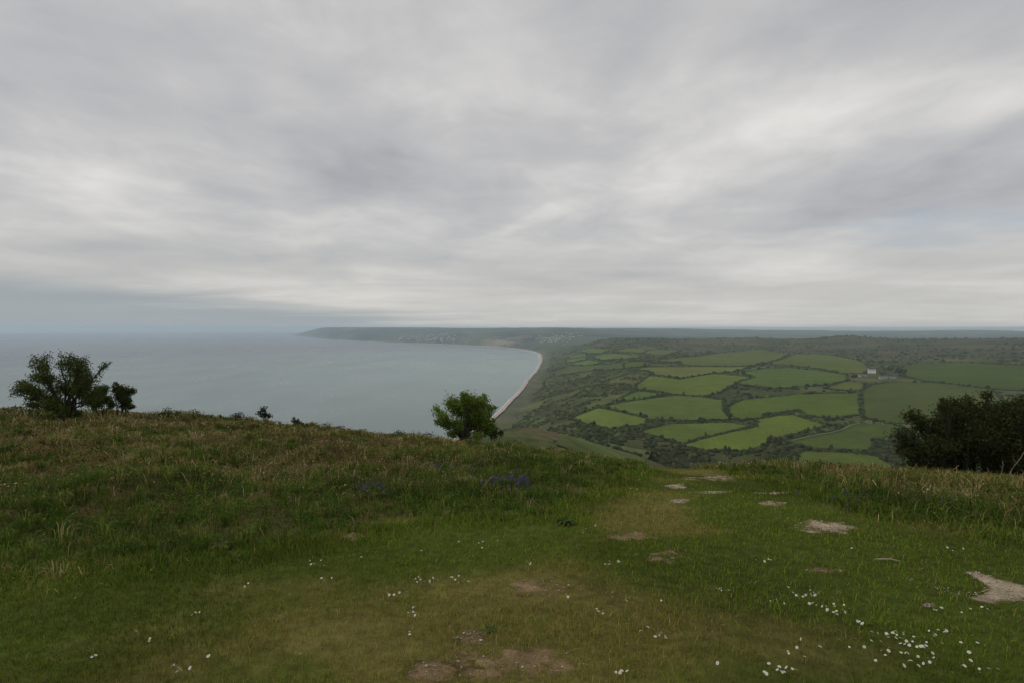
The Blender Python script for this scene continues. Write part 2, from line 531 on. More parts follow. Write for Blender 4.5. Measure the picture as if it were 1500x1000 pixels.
# ------------------------------------------------------------------ traced outlines (survey points)
def c2(l): return [(780 + x * .25333, 460 + y * .25333) for x, y in l]
def c3(l): return [(1120 + x * .25333, 460 + y * .25333) for x, y in l]
FIELDS = [
 ('long light green field beside the wild undercliff scrub', c2([(235,600),(375,545),(520,575),(650,605),(640,635),(460,660),(320,632)]), 1.1),
 ('broad green field in the middle of the valley', c2([(445,530),(620,500),(830,472),(960,480),(1085,497),(1085,560),(1140,605),(900,612),(700,608),(560,570),(450,545)]), 1.0),
 ('thin wedge field above the broad valley field', c2([(475,505),(540,478),(610,447),(760,462),(620,490)]), 1.0),
 ('bright kite-shaped field between winding hedges', c2([(615,410),(690,357),(770,370),(860,380),(1060,345),(1270,365),(1190,380),(1060,455),(960,470),(830,462),(700,440),(615,435)]), 1.05),
 ('pale yellowish field above the kite-shaped field', c2([(590,322),(700,307),(1000,305),(1250,305),(1150,330),(1050,338),(860,368),(720,348),(690,330)]), 1.25),
 ('lens-shaped field above the ravine wood', c2([(640,680),(800,640),(1000,634),(1150,632),(1240,648),(1000,710),(870,745),(700,700)]), .95),
 ('large stepped field beside the lens-shaped field', c2([(890,762),(1000,718),(1180,682),(1310,655),(1320,610),(1500,580)]) + c3([(80,588),(160,588),(340,645),(200,680),(0,728)]) + c2([(1380,730),(1240,785),(1000,785)]), 1.05),
 ('curved green field below the farm lane', c2([(1150,535),(1220,502),(1500,472)]) + c3([(150,468),(330,462),(530,458),(545,575),(380,602),(270,585),(190,552),(0,572)]) + c2([(1300,600),(1200,608),(1155,585)]), .9),
 ('wide dark green field left of the white house', c2([(1290,372),(1230,335),(1380,315),(1500,312)]) + c3([(150,314),(330,332),(460,352),(455,385),(350,405),(150,420),(0,428)]) + c2([(1380,420),(1250,412),(1195,398)]), .9),
 ('large green field below the moor at the ridge', c2([(660,275),(900,250),(1100,225),(1300,205),(1480,230),(1370,275),(1260,300),(880,295),(860,274)]), .85),
 ('rounded field running up to the white house', c3([(20,290),(190,232),(330,235),(460,255),(560,280),(595,318),(560,342),(460,343),(380,323),(200,300)]), .85),
 ('wide dark field beyond the farm, under the moor', c3([(815,300),(870,287),(1150,284),(1500,302),(1600,330),(1600,455),(1200,420),(940,385),(825,358)]), .62),
 ('round-topped dark field beside the straight lane hedge', c3([(582,450),(640,412),(770,394),(1000,402),(1290,440),(1400,560),(1290,640),(730,625),(600,598),(580,555)]), .68),
 ('field with a pale curved track along its top', c3([(150,737),(270,708),(430,682),(510,638),(640,640),(760,652),(760,705),(620,718),(580,788),(440,780),(300,775)]), .75),
 ('lowest field beyond the bramble verge', c3([(230,802),(500,812),(640,832),(720,890),(640,960),(360,960),(180,880)]), .8),
 ('tiny paddock below the farm buildings', c3([(375,430),(500,392),(556,402),(540,440),(450,436)]), .9),
 ('small far field at the foot of the wooded ridge', c2([(270,216),(330,198),(470,206),(400,225)]), .95),
 ('small far field beside two hedged strips', c2([(480,216),(560,200),(680,206),(620,226)]), .95),
 ('small far field touching the moorland scrub', c2([(645,226),(700,207),(850,211),(740,241)]), .9),
 ('long narrow far field behind a dark hedge', c2([(350,246),(480,231),(620,241),(600,256),(400,263)]), 1.0),
 ('little far field near the cliff edge scrub', c2([(195,266),(300,250),(310,262),(205,280)]), 1.0),
 ('sliver of bright far field by the undercliff', c2([(205,292),(320,269),(390,281),(330,296)]), 1.05),
 ('dull green far field along the undercliff top', c2([(130,340),(210,302),(520,291),(530,314),(350,324),(140,352)]), .75),
 ('square dull far field between hedges', c2([(535,288),(630,277),(640,304),(545,311)]), .75),
 ('highest little field close to the cliff top', c2([(212,242),(300,231),(310,245),(232,256)]), .95),
]
SHOULDER = c2([(85,655),(180,668),(300,698),(430,738),(560,770),(690,792),(660,850),(400,850),(140,760)])

def to_ground(poly, rmin):
    a = np.array(poly)
    return ground_at(a[:, 0], a[:, 1], rmin)[:, :2]
FG = []
for lab, poly, br in FIELDS:
    g = to_ground(poly, 330)
    area = 0.5 * np.sum(g[:, 0] * np.roll(g[:, 1], -1) - g[:, 1] * np.roll(g[:, 0], -1))
    tg = np.roll(g, -1, 0) - np.roll(g, 1, 0)
    tg /= np.linalg.norm(tg, axis=1)[:, None] + 1e-9
    far = np.hypot(*g.mean(0))
    g = g + np.column_stack([tg[:, 1], -tg[:, 0]]) * (1 if area > 0 else -1) * np.clip(far / 260, 2.2, 4.5)
    d = np.vstack([g, g[:1]])
    out = []
    for a, b in zip(d[:-1], d[1:]):                       # finer outline
        n = max(1, int(np.hypot(*(b - a)) / 25))
        for k in range(n):
            out.append(a + (b - a) * k / n)
    out = np.array(out)
    FG.append((lab, g, out, br))

# ground zones near the camera
ROUGH_L = np.vstack([to_ground([(-260, 900), (0, 868), (180, 850), (330, 836), (480, 806), (600, 778), (720, 770), (820, 762), (885, 738), (940, 702), (950, 688)], 1)])
ROUGH_R = np.vstack([to_ground([(1058, 688), (1100, 700), (1150, 718), (1250, 748), (1400, 778), (1500, 800), (1640, 830)], 1)])
left_poly = np.vstack([ROUGH_L, [(7.0, 30), (0, 45), (-70, 45), (-70, 2.5)]])
right_poly = np.vstack([ROUGH_R, [(60, 4), (60, 45), (7.6, 45), (7.4, 24)]])
def rough_amount(x, y):
    """0 on the mown path, 1 well inside the rough ground; negative inside the path"""
    dl = np.where(inside(left_poly, x, y), 1, -1) * seg_dist(ROUGH_L, x, y)
    dr = np.where(inside(right_poly, x, y), 1, -1) * seg_dist(ROUGH_R, x, y)
    return dl, dr

# bare patches: centre, half sizes in survey points, stony or earthy
BARE = [
 (1452, 863, 58, 21, 1, 'pale stony bare patch with a grass notch, beside the daisies'),
 (1210, 772, 46, 9, 1, 'long pale stony scrape in the path beside the right verge'),
 (1130, 737, 17, 3.6, 1, 'small round stony scrape in the path above the long scrape'),
 (1040, 699, 36, 3.6, 1, 'long pale stony scrape where the path drops over the crest'),
 (990, 712, 14, 3.6, 1, 'short pale scrape left of the path crest scrape'),
 (996, 734, 14, 2.8, 1, 'faint pale scrape below the short crest scrape'),
 (1040, 721, 30, 1.8, 1, 'thin pale line of worn earth across the upper path'),
 (1135, 722, 26, 1.6, 1, 'thin pale strip of worn earth beside the right verge top'),
 (978, 816, 24, 8, 0, 'brown worn hollow in the middle of the path'),
 (790, 862, 36, 13, 0, 'brown bare earth with flecks of stone beside the left path edge'),
 (690, 932, 22, 11, 0, 'small pinkish bare hollow next to a tuft of dark grass'),
 (638, 985, 58, 16, 0, 'reddish bare earth strewn with small pale pebbles'),
 (765, 972, 84, 20, 0, 'large thin worn area of brown earth and straw with pebbles'),
 (516, 787, 17, 6.5, 0, 'brown bare bank face in the rough grass on the left'),
 (925, 786, 38, 4.5, 0, 'long narrow worn strip where the left grass bank ends'),
 (1208, 836, 30, 4.5, 0, 'faint reddish worn strip in the turf'),
 (1362, 887, 9, 3.2, 0, 'tiny reddish bare spot below the big stony patch'),
]
BG = []
for (cx, cy, rx, ry, st, lab) in BARE:
    ring = []
    n = 72
    if rx > 57 and st:
        ring = [(1408, 840), (1428, 837), (1450, 843), (1474, 851), (1500, 857), (1528, 866), (1534, 874), (1512, 881), (1480, 882), (1452, 884), (1430, 880), (1412, 873), (1388, 869), (1369, 861), (1380, 858), (1402, 865), (1424, 869), (1438, 865), (1437, 855), (1424, 847)]
        n = 0
    for k in range(n):
        a = 2 * math.pi * k / n
        w = 1 + .62 * (fbm(np.array([cx * .1 + 1.9 * math.cos(a)]), np.array([cy * .1 + 1.9 * math.sin(a)]), 44, 4)[0] - .5) * 2
        ring.append((cx + rx * w * math.cos(a), cy - ry * w * math.sin(a)))
    g = to_ground(ring, 1)
    BG.append((g, st, lab))
def bare_cover(x, y):
    """how much grass still grows: 1 outside the bare patches, fading inwards from their ragged edges"""
    cov = np.ones(np.shape(x))
    for g, st, lab in BG:
        lo, hi_ = g.min(0) - .25, g.max(0) + .25
        k = (x > lo[0]) & (x < hi_[0]) & (y > lo[1]) & (y < hi_[1])
        if not k.any(): continue
        th_ = max(.03, min(np.ptp(g[:, 0]), np.ptp(g[:, 1])) / (2 if len(g) > 30 else 7))
        d = seg_dist(g, x[k], y[k], True) * np.where(inside(g, x[k], y[k]), 1, -1)
        n = fbm(x[k] / .09, y[k] / .09, 400, 4) - .5
        t = sstep(-.28, .55, d / th_ * (1.0 if st else .7) + n * (1.5 if st else 2.2))
        c = 1 - t * (.97 if st else .80)
        cov[k] = np.minimum(cov[k], c)
    return cov
def bare_mask(x, y, grow=0.0):
    m = np.zeros(np.shape(x), bool)
    for g, st, lab in BG:
        c = g.mean(0)
        m |= inside(c + (g - c) * (1 + grow), x, y)
    return m

# ------------------------------------------------------------------ ground sheet
def lerp(a, b, t):
    return a + (b - a) * t[..., None]
TREAD = to_ground([(700, 1000), (760, 900), (800, 855), (900, 800), (960, 770), (985, 735), (1000, 705), (1010, 688)], 1)
def worn_amount(x, y):
    d = seg_dist(TREAD, x, y)
    return fbm(x / 1.6, y / 1.6, 61, 4) + .17 * np.exp(-(d / .55) ** 2) - .075
def turf_col(x, y):
    return lerp(np.array([.050, .064, .012]), np.array([.110, .095, .030]), sstep(.42, .68, worn_amount(x, y)))
def build_ground():
    x, y = GX.ravel(), GY.ravel()
    z = GZ.ravel().copy()
    r = np.hypot(x, y)
    turf = turf_col(x, y)
    dl, dr = rough_amount(x, y)
    near_r = r < 60
    rough = np.clip(np.maximum(dl, dr) / 1.2, 0, 1) * near_r
    rc = lerp(np.array([.036, .050, .010]), np.array([.072, .056, .024]), sstep(.4, .65, fbm(x / 2.2, y / 2.2, 71, 4)))
    c = turf * (1 - rough[:, None]) + rc * rough[:, None]
    # hillside beyond the crest
    flank = lerp(np.array([.060, .075, .028]), np.array([.10, .085, .05]), sstep(.45, .65, fbm(x / 40, y / 40, 81, 4)))
    f = sstep(26, 60, r)
    c = c * (1 - f[:, None]) + flank * f[:, None]
    scrub = lerp(np.array([.042, .053, .015]), np.array([.078, .088, .028]), sstep(.40, .66, fbm(x / 60, y / 60, 91, 4)))
    scrub = scrub * (.62 + .38 * sstep(560, 760, r))[:, None]
    f = sstep(290, 420, r)
    c = c * (1 - f[:, None]) + scrub * f[:, None]
    moor = lerp(np.array([.044, .047, .020]), np.array([.078, .074, .034]), sstep(.4, .65, fbm(x / 120, y / 120, 95, 4)))
    f = sstep(1500, 2200, r) * sstep(150, 500, x)
    c = c * (1 - f[:, None]) + moor * f[:, None]
    farc = lerp(np.array([.016, .025, .015]), np.array([.066, .074, .034]), sstep(.44, .62, fbm(x / 420, y / 420, 97, 4)))
    f = sstep(3600, 4600, r)
    c = c * (1 - f[:, None]) + farc * f[:, None]
    # cliffs and slipped ground along the shore
    d = seg_dist(SHORE, x, y)
    cl = sstep(62, 26, d + (fbm(x / 50, y / 50, 99, 3) - .5) * 70) * sstep(900, 1150, y)
    cc = lerp(np.array([.10, .10, .070]), np.array([.16, .135, .10]), fbm(x / 80, y / 80, 98, 3))
    c = c * (1 - cl[:, None] * .5) + cc * cl[:, None] * .5
    slip = np.exp(-(((x + 60) / 260) ** 2 + ((y - 5700) / 500) ** 2)) * sstep(.4, .6, fbm(x / 150, y / 150, 93, 3))
    c = c * (1 - slip[:, None]) + np.array([.22, .17, .11]) * slip[:, None]
    knoll = np.exp(-(((x - 10) / 8) ** 2 + ((y - 175) / 40) ** 2)) * sstep(.3, .55, fbm(x / 6, y / 6, 94, 3))
    c = c * (1 - knoll[:, None] * .55) + np.array([.17, .12, .07]) * knoll[:, None] * .55
    dd = np.where(inside(LAND, x, y), d, -d)
    z[(dd < 0) & (r > 100)] -= 2.0
    idx = np.arange(NR * NT).reshape(NR, NT)
    q = np.stack([idx[:-1, :-1], idx[:-1, 1:], idx[1:, 1:], idx[1:, :-1]], -1).reshape(-1, 4)
    q = np.vstack([q, np.stack([idx[:-1, -1], idx[:-1, 0], idx[1:, 0], idx[1:, -1]], -1)])
    keep = ~((dd[q] < -60) & (r[q] > 150)).all(1)
    q = q[keep][:, ::-1]
    used = np.zeros(NR * NT, bool); used[q] = True
    remap = np.cumsum(used) - 1
    v = np.stack([x, y, z], 1)[used]
    v = np.vstack([v, [[0, 0, GZ[0].mean()]]])
    c = np.vstack([c[used], [[.05, .058, .018]]])
    cq = np.stack([x, y], 1)[q].mean(1)
    dl, dr = rough_amount(cq[:, 0], cq[:, 1])
    onpath = (np.maximum(dl, dr) < 0) & (np.hypot(cq[:, 0], cq[:, 1]) < 24) & (cq[:, 1] > 0.6) & (cq[:, 0] > -3.5 - .2 * cq[:, 1])
    nv = len(v) - 1
    me = np_mesh('path', v, remap[q[onpath]], 4, c, True, [M_GROUND])
    tag(link('path', me), 'broad worn grass path running over the crest of the hill', 'path', kind='structure')
    q = q[~onpath]
    me = np_mesh('ground', v, remap[q], 4, c, True, [M_GROUND])
    tag(link('ground', me), 'grassy clifftop hill falling away to a valley and coast', 'ground', kind='structure')
build_ground()

def drape(poly, lift, step, cols, name, mat, jitter=None):
    """cut a sheet with this outline and lay it on the ground"""
    poly = np.asarray(poly)
    x0, y0 = poly.min(0); x1, y1 = poly.max(0)
    nx = int((x1 - x0) / step) + 2; ny = int((y1 - y0) / step) + 2
    if True:
        import mathutils
        from mathutils.geometry import delaunay_2d_cdt
        xs, ys = np.meshgrid(x0 + step * np.arange(nx), y0 + step * np.arange(ny))
        xs = xs.ravel(); ys = ys.ravel()
        ok = inside(poly, xs, ys) & (seg_dist(poly, xs, ys, True) > step * .35)
        pts = [mathutils.Vector(p) for p in poly] + [mathutils.Vector((a, b)) for a, b in zip(xs[ok], ys[ok])]
        n = len(poly)
        res = delaunay_2d_cdt(pts, [(i, (i + 1) % n) for i in range(n)], [list(range(n))], 1, 1e-5)
        v = np.array([(p[0], p[1]) for p in res[0]])
        f = np.array([t for t in res[2] if len(t) == 3])
    z = ground_z(v[:, 0], v[:, 1]) + (lift(v[:, 0], v[:, 1]) if callable(lift) else lift)
    a, b, c = v[f[:, 0]], v[f[:, 1]], v[f[:, 2]]
    cr = (b[:, 0] - a[:, 0]) * (c[:, 1] - a[:, 1]) - (b[:, 1] - a[:, 1]) * (c[:, 0] - a[:, 0])
    f[cr < 0] = f[cr < 0][:, ::-1]
    col = cols(v[:, 0], v[:, 1]) if callable(cols) else np.tile(cols, (len(v), 1))
    return np_mesh(name, np.column_stack([v, z]), f, 3, col, True, [mat])

# ------------------------------------------------------------------ sea, beach, surf
def build_sea():
    m, N, L, b, out = new_mat('sea_water')
    geo = N.new('ShaderNodeNewGeometry')
    sep = N.new('ShaderNodeSeparateXYZ'); L.new(geo.outputs['Position'], sep.inputs[0])
    # silty green water over the shallow inner bay, bluer further out
    dist = N.new('ShaderNodeVectorMath'); dist.operation = 'DISTANCE'
    L.new(geo.outputs['Position'], dist.inputs[0]); dist.inputs[1].default_value = (300, 2600, 0)
    n0 = tex(N, L, .0011, 4, .6, geo.outputs['Position'])
    dsum = N.new('ShaderNodeMath'); dsum.operation = 'MULTIPLY_ADD'
    L.new(n0.outputs[0], dsum.inputs[0]); dsum.inputs[1].default_value = 1500; L.new(dist.outputs['Value'], dsum.inputs[2])
    f = rng_node(N, L, dsum.outputs[0], 1000, 4200, 0, 1)
    c = mix_node(N, L, f, (.165, .235, .205), (.040, .052, .064))
    L.new(c, b.inputs['Base Color'])
    b.inputs['Roughness'].default_value = .22
    b.inputs['IOR'].default_value = 1.33
    mp = N.new('ShaderNodeMapping'); mp.inputs['Scale'].default_value = (1, .45, 1); mp.inputs['Rotation'].default_value = (0, 0, .5)
    L.new(geo.outputs['Position'], mp.inputs[0])
    n1 = tex(N, L, .09, 6, .62, mp.outputs[0])
    n2 = tex(N, L, .006, 4, .6, mp.outputs[0])
    r2 = rng_node(N, L, n2.outputs[0], .3, .7, .26, .33)
    L.new(r2, b.inputs['Roughness'])
    bp = N.new('ShaderNodeBump'); bp.inputs['Strength'].default_value = .4; bp.inputs['Distance'].default_value = 1.0
    L.new(n1.outputs[0], bp.inputs['Height']); L.new(bp.outputs[0], b.inputs['Normal'])
    n = 160; R = 30000
    ring = [(R * math.cos(2 * math.pi * k / n), R * math.sin(2 * math.pi * k / n), 0) for k in range(n)]
    me = np_mesh('sea', ring + [(0, 0, 0)], [(k, (k + 1) % n, n) for k in range(n)], 3, None, False, [m])
    tag(link('sea', me), 'calm grey-green sea filling the wide bay', 'sea', kind='structure')
build_sea()

def strip(line, off0, off1, zf, name, mat, cols):
    line = np.asarray(line)
    t = np.gradient(line, axis=0)
    t /= np.linalg.norm(t, axis=1)[:, None] + 1e-9
    nrm = np.column_stack([t[:, 1], -t[:, 0]])            # to the right of the line = inland
    k = len(off0) if hasattr(off0, '__len__') else 1
    rows = 5
    V = []; Cc = []
    for i in range(rows):
        o = off0 + (off1 - off0) * i / (rows - 1)
        p = line + nrm * (o[:, None] if hasattr(o, '__len__') else o)
        V.append(np.column_stack([p, zf(p, i / (rows - 1))]))
        Cc.append(np.tile(cols[min(i, len(cols) - 1)], (len(p), 1)))
    V = np.array(V); n = V.shape[1]
    idx = np.arange(rows * n).reshape(rows, n)
    q = np.stack([idx[:-1, :-1], idx[1:, :-1], idx[1:, 1:], idx[:-1, 1:]], -1).reshape(-1, 4)
    return np_mesh(name, V.reshape(-1, 3), q[:, ::-1], 4, np.vstack(Cc), True, [mat])

fine = SHORE
for _ in range(3): fine = smooth_line(fine, 1)
bline = fine[(fine[:, 1] > 800) & (fine[:, 1] < 9000)]
wob = (fbm(bline[:, 1] / 70, bline[:, 0] / 70, 51, 3) - .5)
M_SHINGLE = cover_mat('shingle', (.03, .3), .18)
M_FOAM = cover_mat('foam', (.02,), .08, .6)
bw = 8.5 + wob * 9 + 9 * sstep(2500, 4500, bline[:, 1])
me = strip(bline, np.full(len(bline), -4.0) + wob * 5, bw, lambda p, s: np.maximum(ground_z(p[:, 0], p[:, 1]) + .8, .5 + 3.6 * s), 'beach', M_SHINGLE,
           [(.30, .25, .21), (.37, .29, .235), (.37, .29, .24), (.40, .33, .28), (.30, .27, .22)])
tag(link('beach', me), 'narrow pinkish shingle beach curving round the bay', 'beach', kind='structure')
me = strip(bline, np.full(len(bline), -6.6) + wob * 13 - 6 * sstep(2500, 4500, bline[:, 1]), np.full(len(bline), -3.5) + wob * 7, lambda p, s: np.full(len(p), .35), 'surf', M_FOAM, [(.50, .52, .51)])
tag(link('surf', me), 'thin white line of surf along the beach', 'surf', kind='stuff')

# ------------------------------------------------------------------ fields
for fk, (lab, g, poly, br) in enumerate(FG):
    base = np.array([.082, .112, .018]) * br * np.array([RNG.uniform(.93, 1.14), RNG.uniform(.96, 1.05), RNG.uniform(.8, 1.25)])
    if br > 1.2: base = np.array([.105, .122, .026])
    s = max(12, math.sqrt(np.prod(np.ptp(poly, axis=0))) / 14)
    me = drape(poly, 0.6 + .06 * fk, s, base, 'field', M_FIELD)
    tag(link('field', me), lab, 'field', kind='structure')
sg = to_ground(SHOULDER, 110)
me = drape(sg, 0.35, 10, np.array([.075, .098, .032]), 'hillside_pasture', M_FIELD)
tag(link('hillside_pasture', me), 'smooth green pasture on the shoulder just below the hilltop', 'field', kind='structure')
def track(px_line, rmin, width, inward, label):
    p = smooth_line(to_ground(px_line, rmin), 2)
    t = np.gradient(p, axis=0); t /= np.linalg.norm(t, axis=1)[:, None]
    n = np.column_stack([t[:, 1], -t[:, 0]])
    poly = np.vstack([p + n * inward, (p + n * (inward + width))[::-1]])
    me = drape(poly, 2.6, 8, np.array([.15, .155, .08]), 'farm_track', M_FIELD)
    tag(link('farm_track', me), label, 'track', kind='structure')
track(c3([(150, 737), (270, 708), (430, 682), (510, 638), (640, 640), (750, 650)]), 330, 2.0, 1.2, 'pale grassy track along the top of a low valley field')
# ------------------------------------------------------------------ bushes, hedges and scrub of the valley
def ico(level):
    t = (1 + 5 ** .5) / 2
    v = [(-1, t, 0), (1, t, 0), (-1, -t, 0), (1, -t, 0), (0, -1, t), (0, 1, t), (0, -1, -t), (0, 1, -t), (t, 0, -1), (t, 0, 1), (-t, 0, -1), (-t, 0, 1)]
    v = [np.array(p) / math.hypot(1, t) for p in v]
    f = [(0, 11, 5), (0, 5, 1), (0, 1, 7), (0, 7, 10), (0, 10, 11), (1, 5, 9), (5, 11, 4), (11, 10, 2), (10, 7, 6), (7, 1, 8),
         (3, 9, 4), (3, 4, 2), (3, 2, 6), (3, 6, 8), (3, 8, 9), (4, 9, 5), (2, 4, 11), (6, 2, 10), (8, 6, 7), (9, 8, 1)]
    for _ in range(level):
        cache = {}; nf = []
        def mid(a, b):
            k = (min(a, b), max(a, b))
            if k not in cache:
                p = v[a] + v[b]; v.append(p / np.linalg.norm(p)); cache[k] = len(v) - 1
            return cache[k]
        for a, b, c in f:
            x, y, z = mid(a, b), mid(b, c), mid(c, a)
            nf += [(a, x, z), (b, y, x), (c, z, y), (x, y, z)]
        f = nf
    return np.array(v), np.array(f)
ICO = {}
for lv in (0, 1, 2):
    v, f = ico(lv)
    vs = []
    for s in range(8):
        r = np.random.default_rng(100 + s)
        d = r.normal(size=(7, 3)); d /= np.linalg.norm(d, axis=1)[:, None]
        lump = np.max(np.clip(v @ d.T, 0, 1) ** 3, axis=1)
        vv = v * (0.68 + .42 * lump + r.uniform(-.10, .10, len(v)))[:, None]
        vs.append(vv)
    keep = (v[f][:, :, 2] > -.75).any(1)
    ICO[lv] = (vs, f[keep])

def blobs(P, S, C, level):
    """P (n,3) base points, S (n,3) half sizes, C (n,3) colours -> verts, tris, colours"""
    vs, f = ICO[level]
    n = len(P); nv = len(vs[0])
    which = RNG.integers(0, 8, n)
    V = np.array(vs)[which]
    a = RNG.uniform(0, 2 * math.pi, n)
    ca, sa = np.cos(a)[:, None], np.sin(a)[:, None]
    x = V[:, :, 0] * ca - V[:, :, 1] * sa
    y = V[:, :, 0] * sa + V[:, :, 1] * ca
    V = np.stack([x * S[:, :1], y * S[:, 1:2], (V[:, :, 2] + .55) * S[:, 2:3]], -1) + P[:, None, :]
    F = f[None] + (np.arange(n) * nv)[:, None, None]
    Cv = np.repeat(C, nv, axis=0) * RNG.uniform(.8, 1.2, (n * nv, 1))
    return V.reshape(-1, 3), F.reshape(-1, 3), Cv

def field_test(x, y, grow=0):
    m = np.zeros(len(x), bool)
    for lab, g, poly, br in FG:
        m |= inside(poly, x, y)
        if grow: m |= seg_dist(poly, x, y, True) < grow
    return m
def field_near(x, y):
    d = np.full(len(x), 1e9)
    for lab, g, poly, br in FG:
        d = np.minimum(d, seg_dist(poly, x, y, True))
    return d

DARK = np.array([.028, .038, .011]); OLIVE = np.array([.050, .062, .018]); BROWN = np.array([.062, .057, .028]); LIME = np.array([.075, .092, .034])
def bush_cols(n, wts=(.55, .25, .15, .05)):
    k = RNG.choice(4, n, p=wts)
    return np.array([DARK, OLIVE, BROWN, LIME])[k] * RNG.uniform(.75, 1.3, (n, 1))

# hedgerows: run round each field, split at its corners
HG = 'hedgerows between the valley fields'
def hedge(line, i, lab):
    seg = np.diff(line, axis=0); L = np.hypot(seg[:, 0], seg[:, 1]); T = L.sum()
    if T < 25: return
    dist_ = np.hypot(*line.mean(0))
    sp = np.clip(dist_ / 290, 2.2, 4.2)
    n = int(T / sp) + 1
    s = np.linspace(0, T, n); cum = np.concatenate([[0], np.cumsum(L)])
    x = np.interp(s, cum, line[:, 0]); y = np.interp(s, cum, line[:, 1])
    x += RNG.normal(0, .8, n); y += RNG.normal(0, .8, n)
    gap = vnoise(s / 35 + i * 7.7, np.full(n, i * 3.1), 5) > .12
    if n < 4: return
    w = RNG.uniform(1.5, 2.3, n) * np.clip(sp / 2.2, 1, 2.2) * (1 + .5 * (vnoise(s / 60, s * 0 + i, 9) - .3))
    h = RNG.uniform(1.0, 1.8, n) * np.where(gap, 1, .55) * (1 + 1.3 * (RNG.random(n) < .08))
    P = np.column_stack([x, y, ground_z(x, y) - .2])
    v, f, c = blobs(P, np.column_stack([w, w, h * 1.2]), bush_cols(n, (.72, .2, .06, .02)), 1 if dist_ < 1050 else 0)
    tag(link('hedgerow', np_mesh('hedgerow', v, f, 3, c, True, [M_SCRUB])), 'dark hedgerow edging the ' + lab, 'hedge', HG)
hi = 0
for lab, g, poly, br in FG:
    c = poly.mean(0)
    n = len(g)
    area = 0.5 * np.sum(g[:, 0] * np.roll(g[:, 1], -1) - g[:, 1] * np.roll(g[:, 0], -1))
    t = np.roll(g, -1, 0) - np.roll(g, 1, 0)
    t /= np.linalg.norm(t, axis=1)[:, None] + 1e-9
    nrm = np.column_stack([t[:, 1], -t[:, 0]]) * (1 if area > 0 else -1)
    o = g + nrm * 1.6
    corners = []
    for k in range(n):
        a = g[k] - g[k - 1]; b = g[(k + 1) % n] - g[k]
        ang = abs((math.atan2(b[1], b[0]) - math.atan2(a[1], a[0]) + math.pi) % (2 * math.pi) - math.pi)
        if ang > math.radians(48): corners.append(k)
    if len(corners) < 2: corners = [0, n // 2]
    for a, b in zip(corners, corners[1:] + [corners[0] + n]):
        line = np.array([o[k % n] for k in range(a, b + 1)])
        hedge(line, hi, lab); hi += 1

HOUSE = ground_at([1277], [546], 900)[0]
def scatter_scrub(name, label, N, r0, r1, a0, a1, test, size, hfac, wts, level, cat='scrub'):
    r = r0 * (r1 / r0) ** RNG.random(N)
    a = np.radians(RNG.uniform(a0, a1, N))
    x, y = r * np.sin(a), r * np.cos(a)
    ok = inside(LAND, x, y) & (seg_dist(SHORE, x, y) > 40)
    ok &= test(x, y, r)
    x, y, r = x[ok], y[ok], r[ok]
    fd = field_near(x, y)
    ok = ~field_test(x, y) & (fd > 1.5)
    hx, hy = HOUSE[0], HOUSE[1]
    t = (x * hx + y * hy) / (hx * hx + hy * hy)
    ok &= ~((np.hypot(x - hx * t, y - hy * t) < 16) & (t > .94) & (t < 1.012))
    x, y, r, fd = x[ok], y[ok], r[ok], fd[ok]
    n = len(x)
    s = RNG.uniform(size[0], size[1], n) * np.clip((r / 700) ** .45, .7, 2.6)
    s = np.minimum(s, np.maximum(fd * .9, 1.2))
    P = np.column_stack([x, y, ground_z(x, y) - .25 * s])
    S = np.column_stack([s * RNG.uniform(.9, 1.4, n), s * RNG.uniform(.9, 1.4, n), s * RNG.uniform(*hfac, n)])
    v, f, c = blobs(P, S, bush_cols(n, wts), level)
    o = tag(link(name, np_mesh(name, v, f, 3, c, True, [M_SCRUB])), label, cat, kind='stuff')
    return n
def clump(x, y, s, seed, t):
    return fbm(x / s, y / s, seed, 3) > t
scatter_scrub('ravine_scrub', 'dark wooded ravine below the hill shoulder', 4600, 330, 760, 2, 45,
              lambda x, y, r: clump(x, y, 30, 201, .40), (2.0, 3.6), (.8, 1.25), (.72, .18, .09, .01), 1, 'woodland')
scatter_scrub('undercliff_scrub', 'dense wild scrub covering the slumped ground above the beach', 6500, 620, 4000, -4, 16,
              lambda x, y, r: (clump(x, y, 45, 202, .44)) & (seg_dist(SHORE, x, y) > 42 + 45 * vnoise(x / 60, y / 60, 77)), (1.8, 3.6), (.45, .8), (.45, .36, .14, .05), 1)
scatter_scrub('valley_scrub', 'thickets and overgrown corners between the valley fields', 3600, 600, 2300, 14, 46,
              lambda x, y, r: ((field_near(x, y) < 14) & clump(x, y, 25, 209, .40)) | clump(x, y, 60, 203, .56), (1.8, 3.4), (.7, 1.1), (.66, .2, .12, .02), 1)
scatter_scrub('moorland_scrub', 'brown and dark green scrub covering the moor along the ridge', 3600, 1500, 3600, 8, 46,
              lambda x, y, r: clump(x, y, 110, 204, .47), (1.6, 3.2), (.45, .95), (.36, .34, .26, .04), 0)

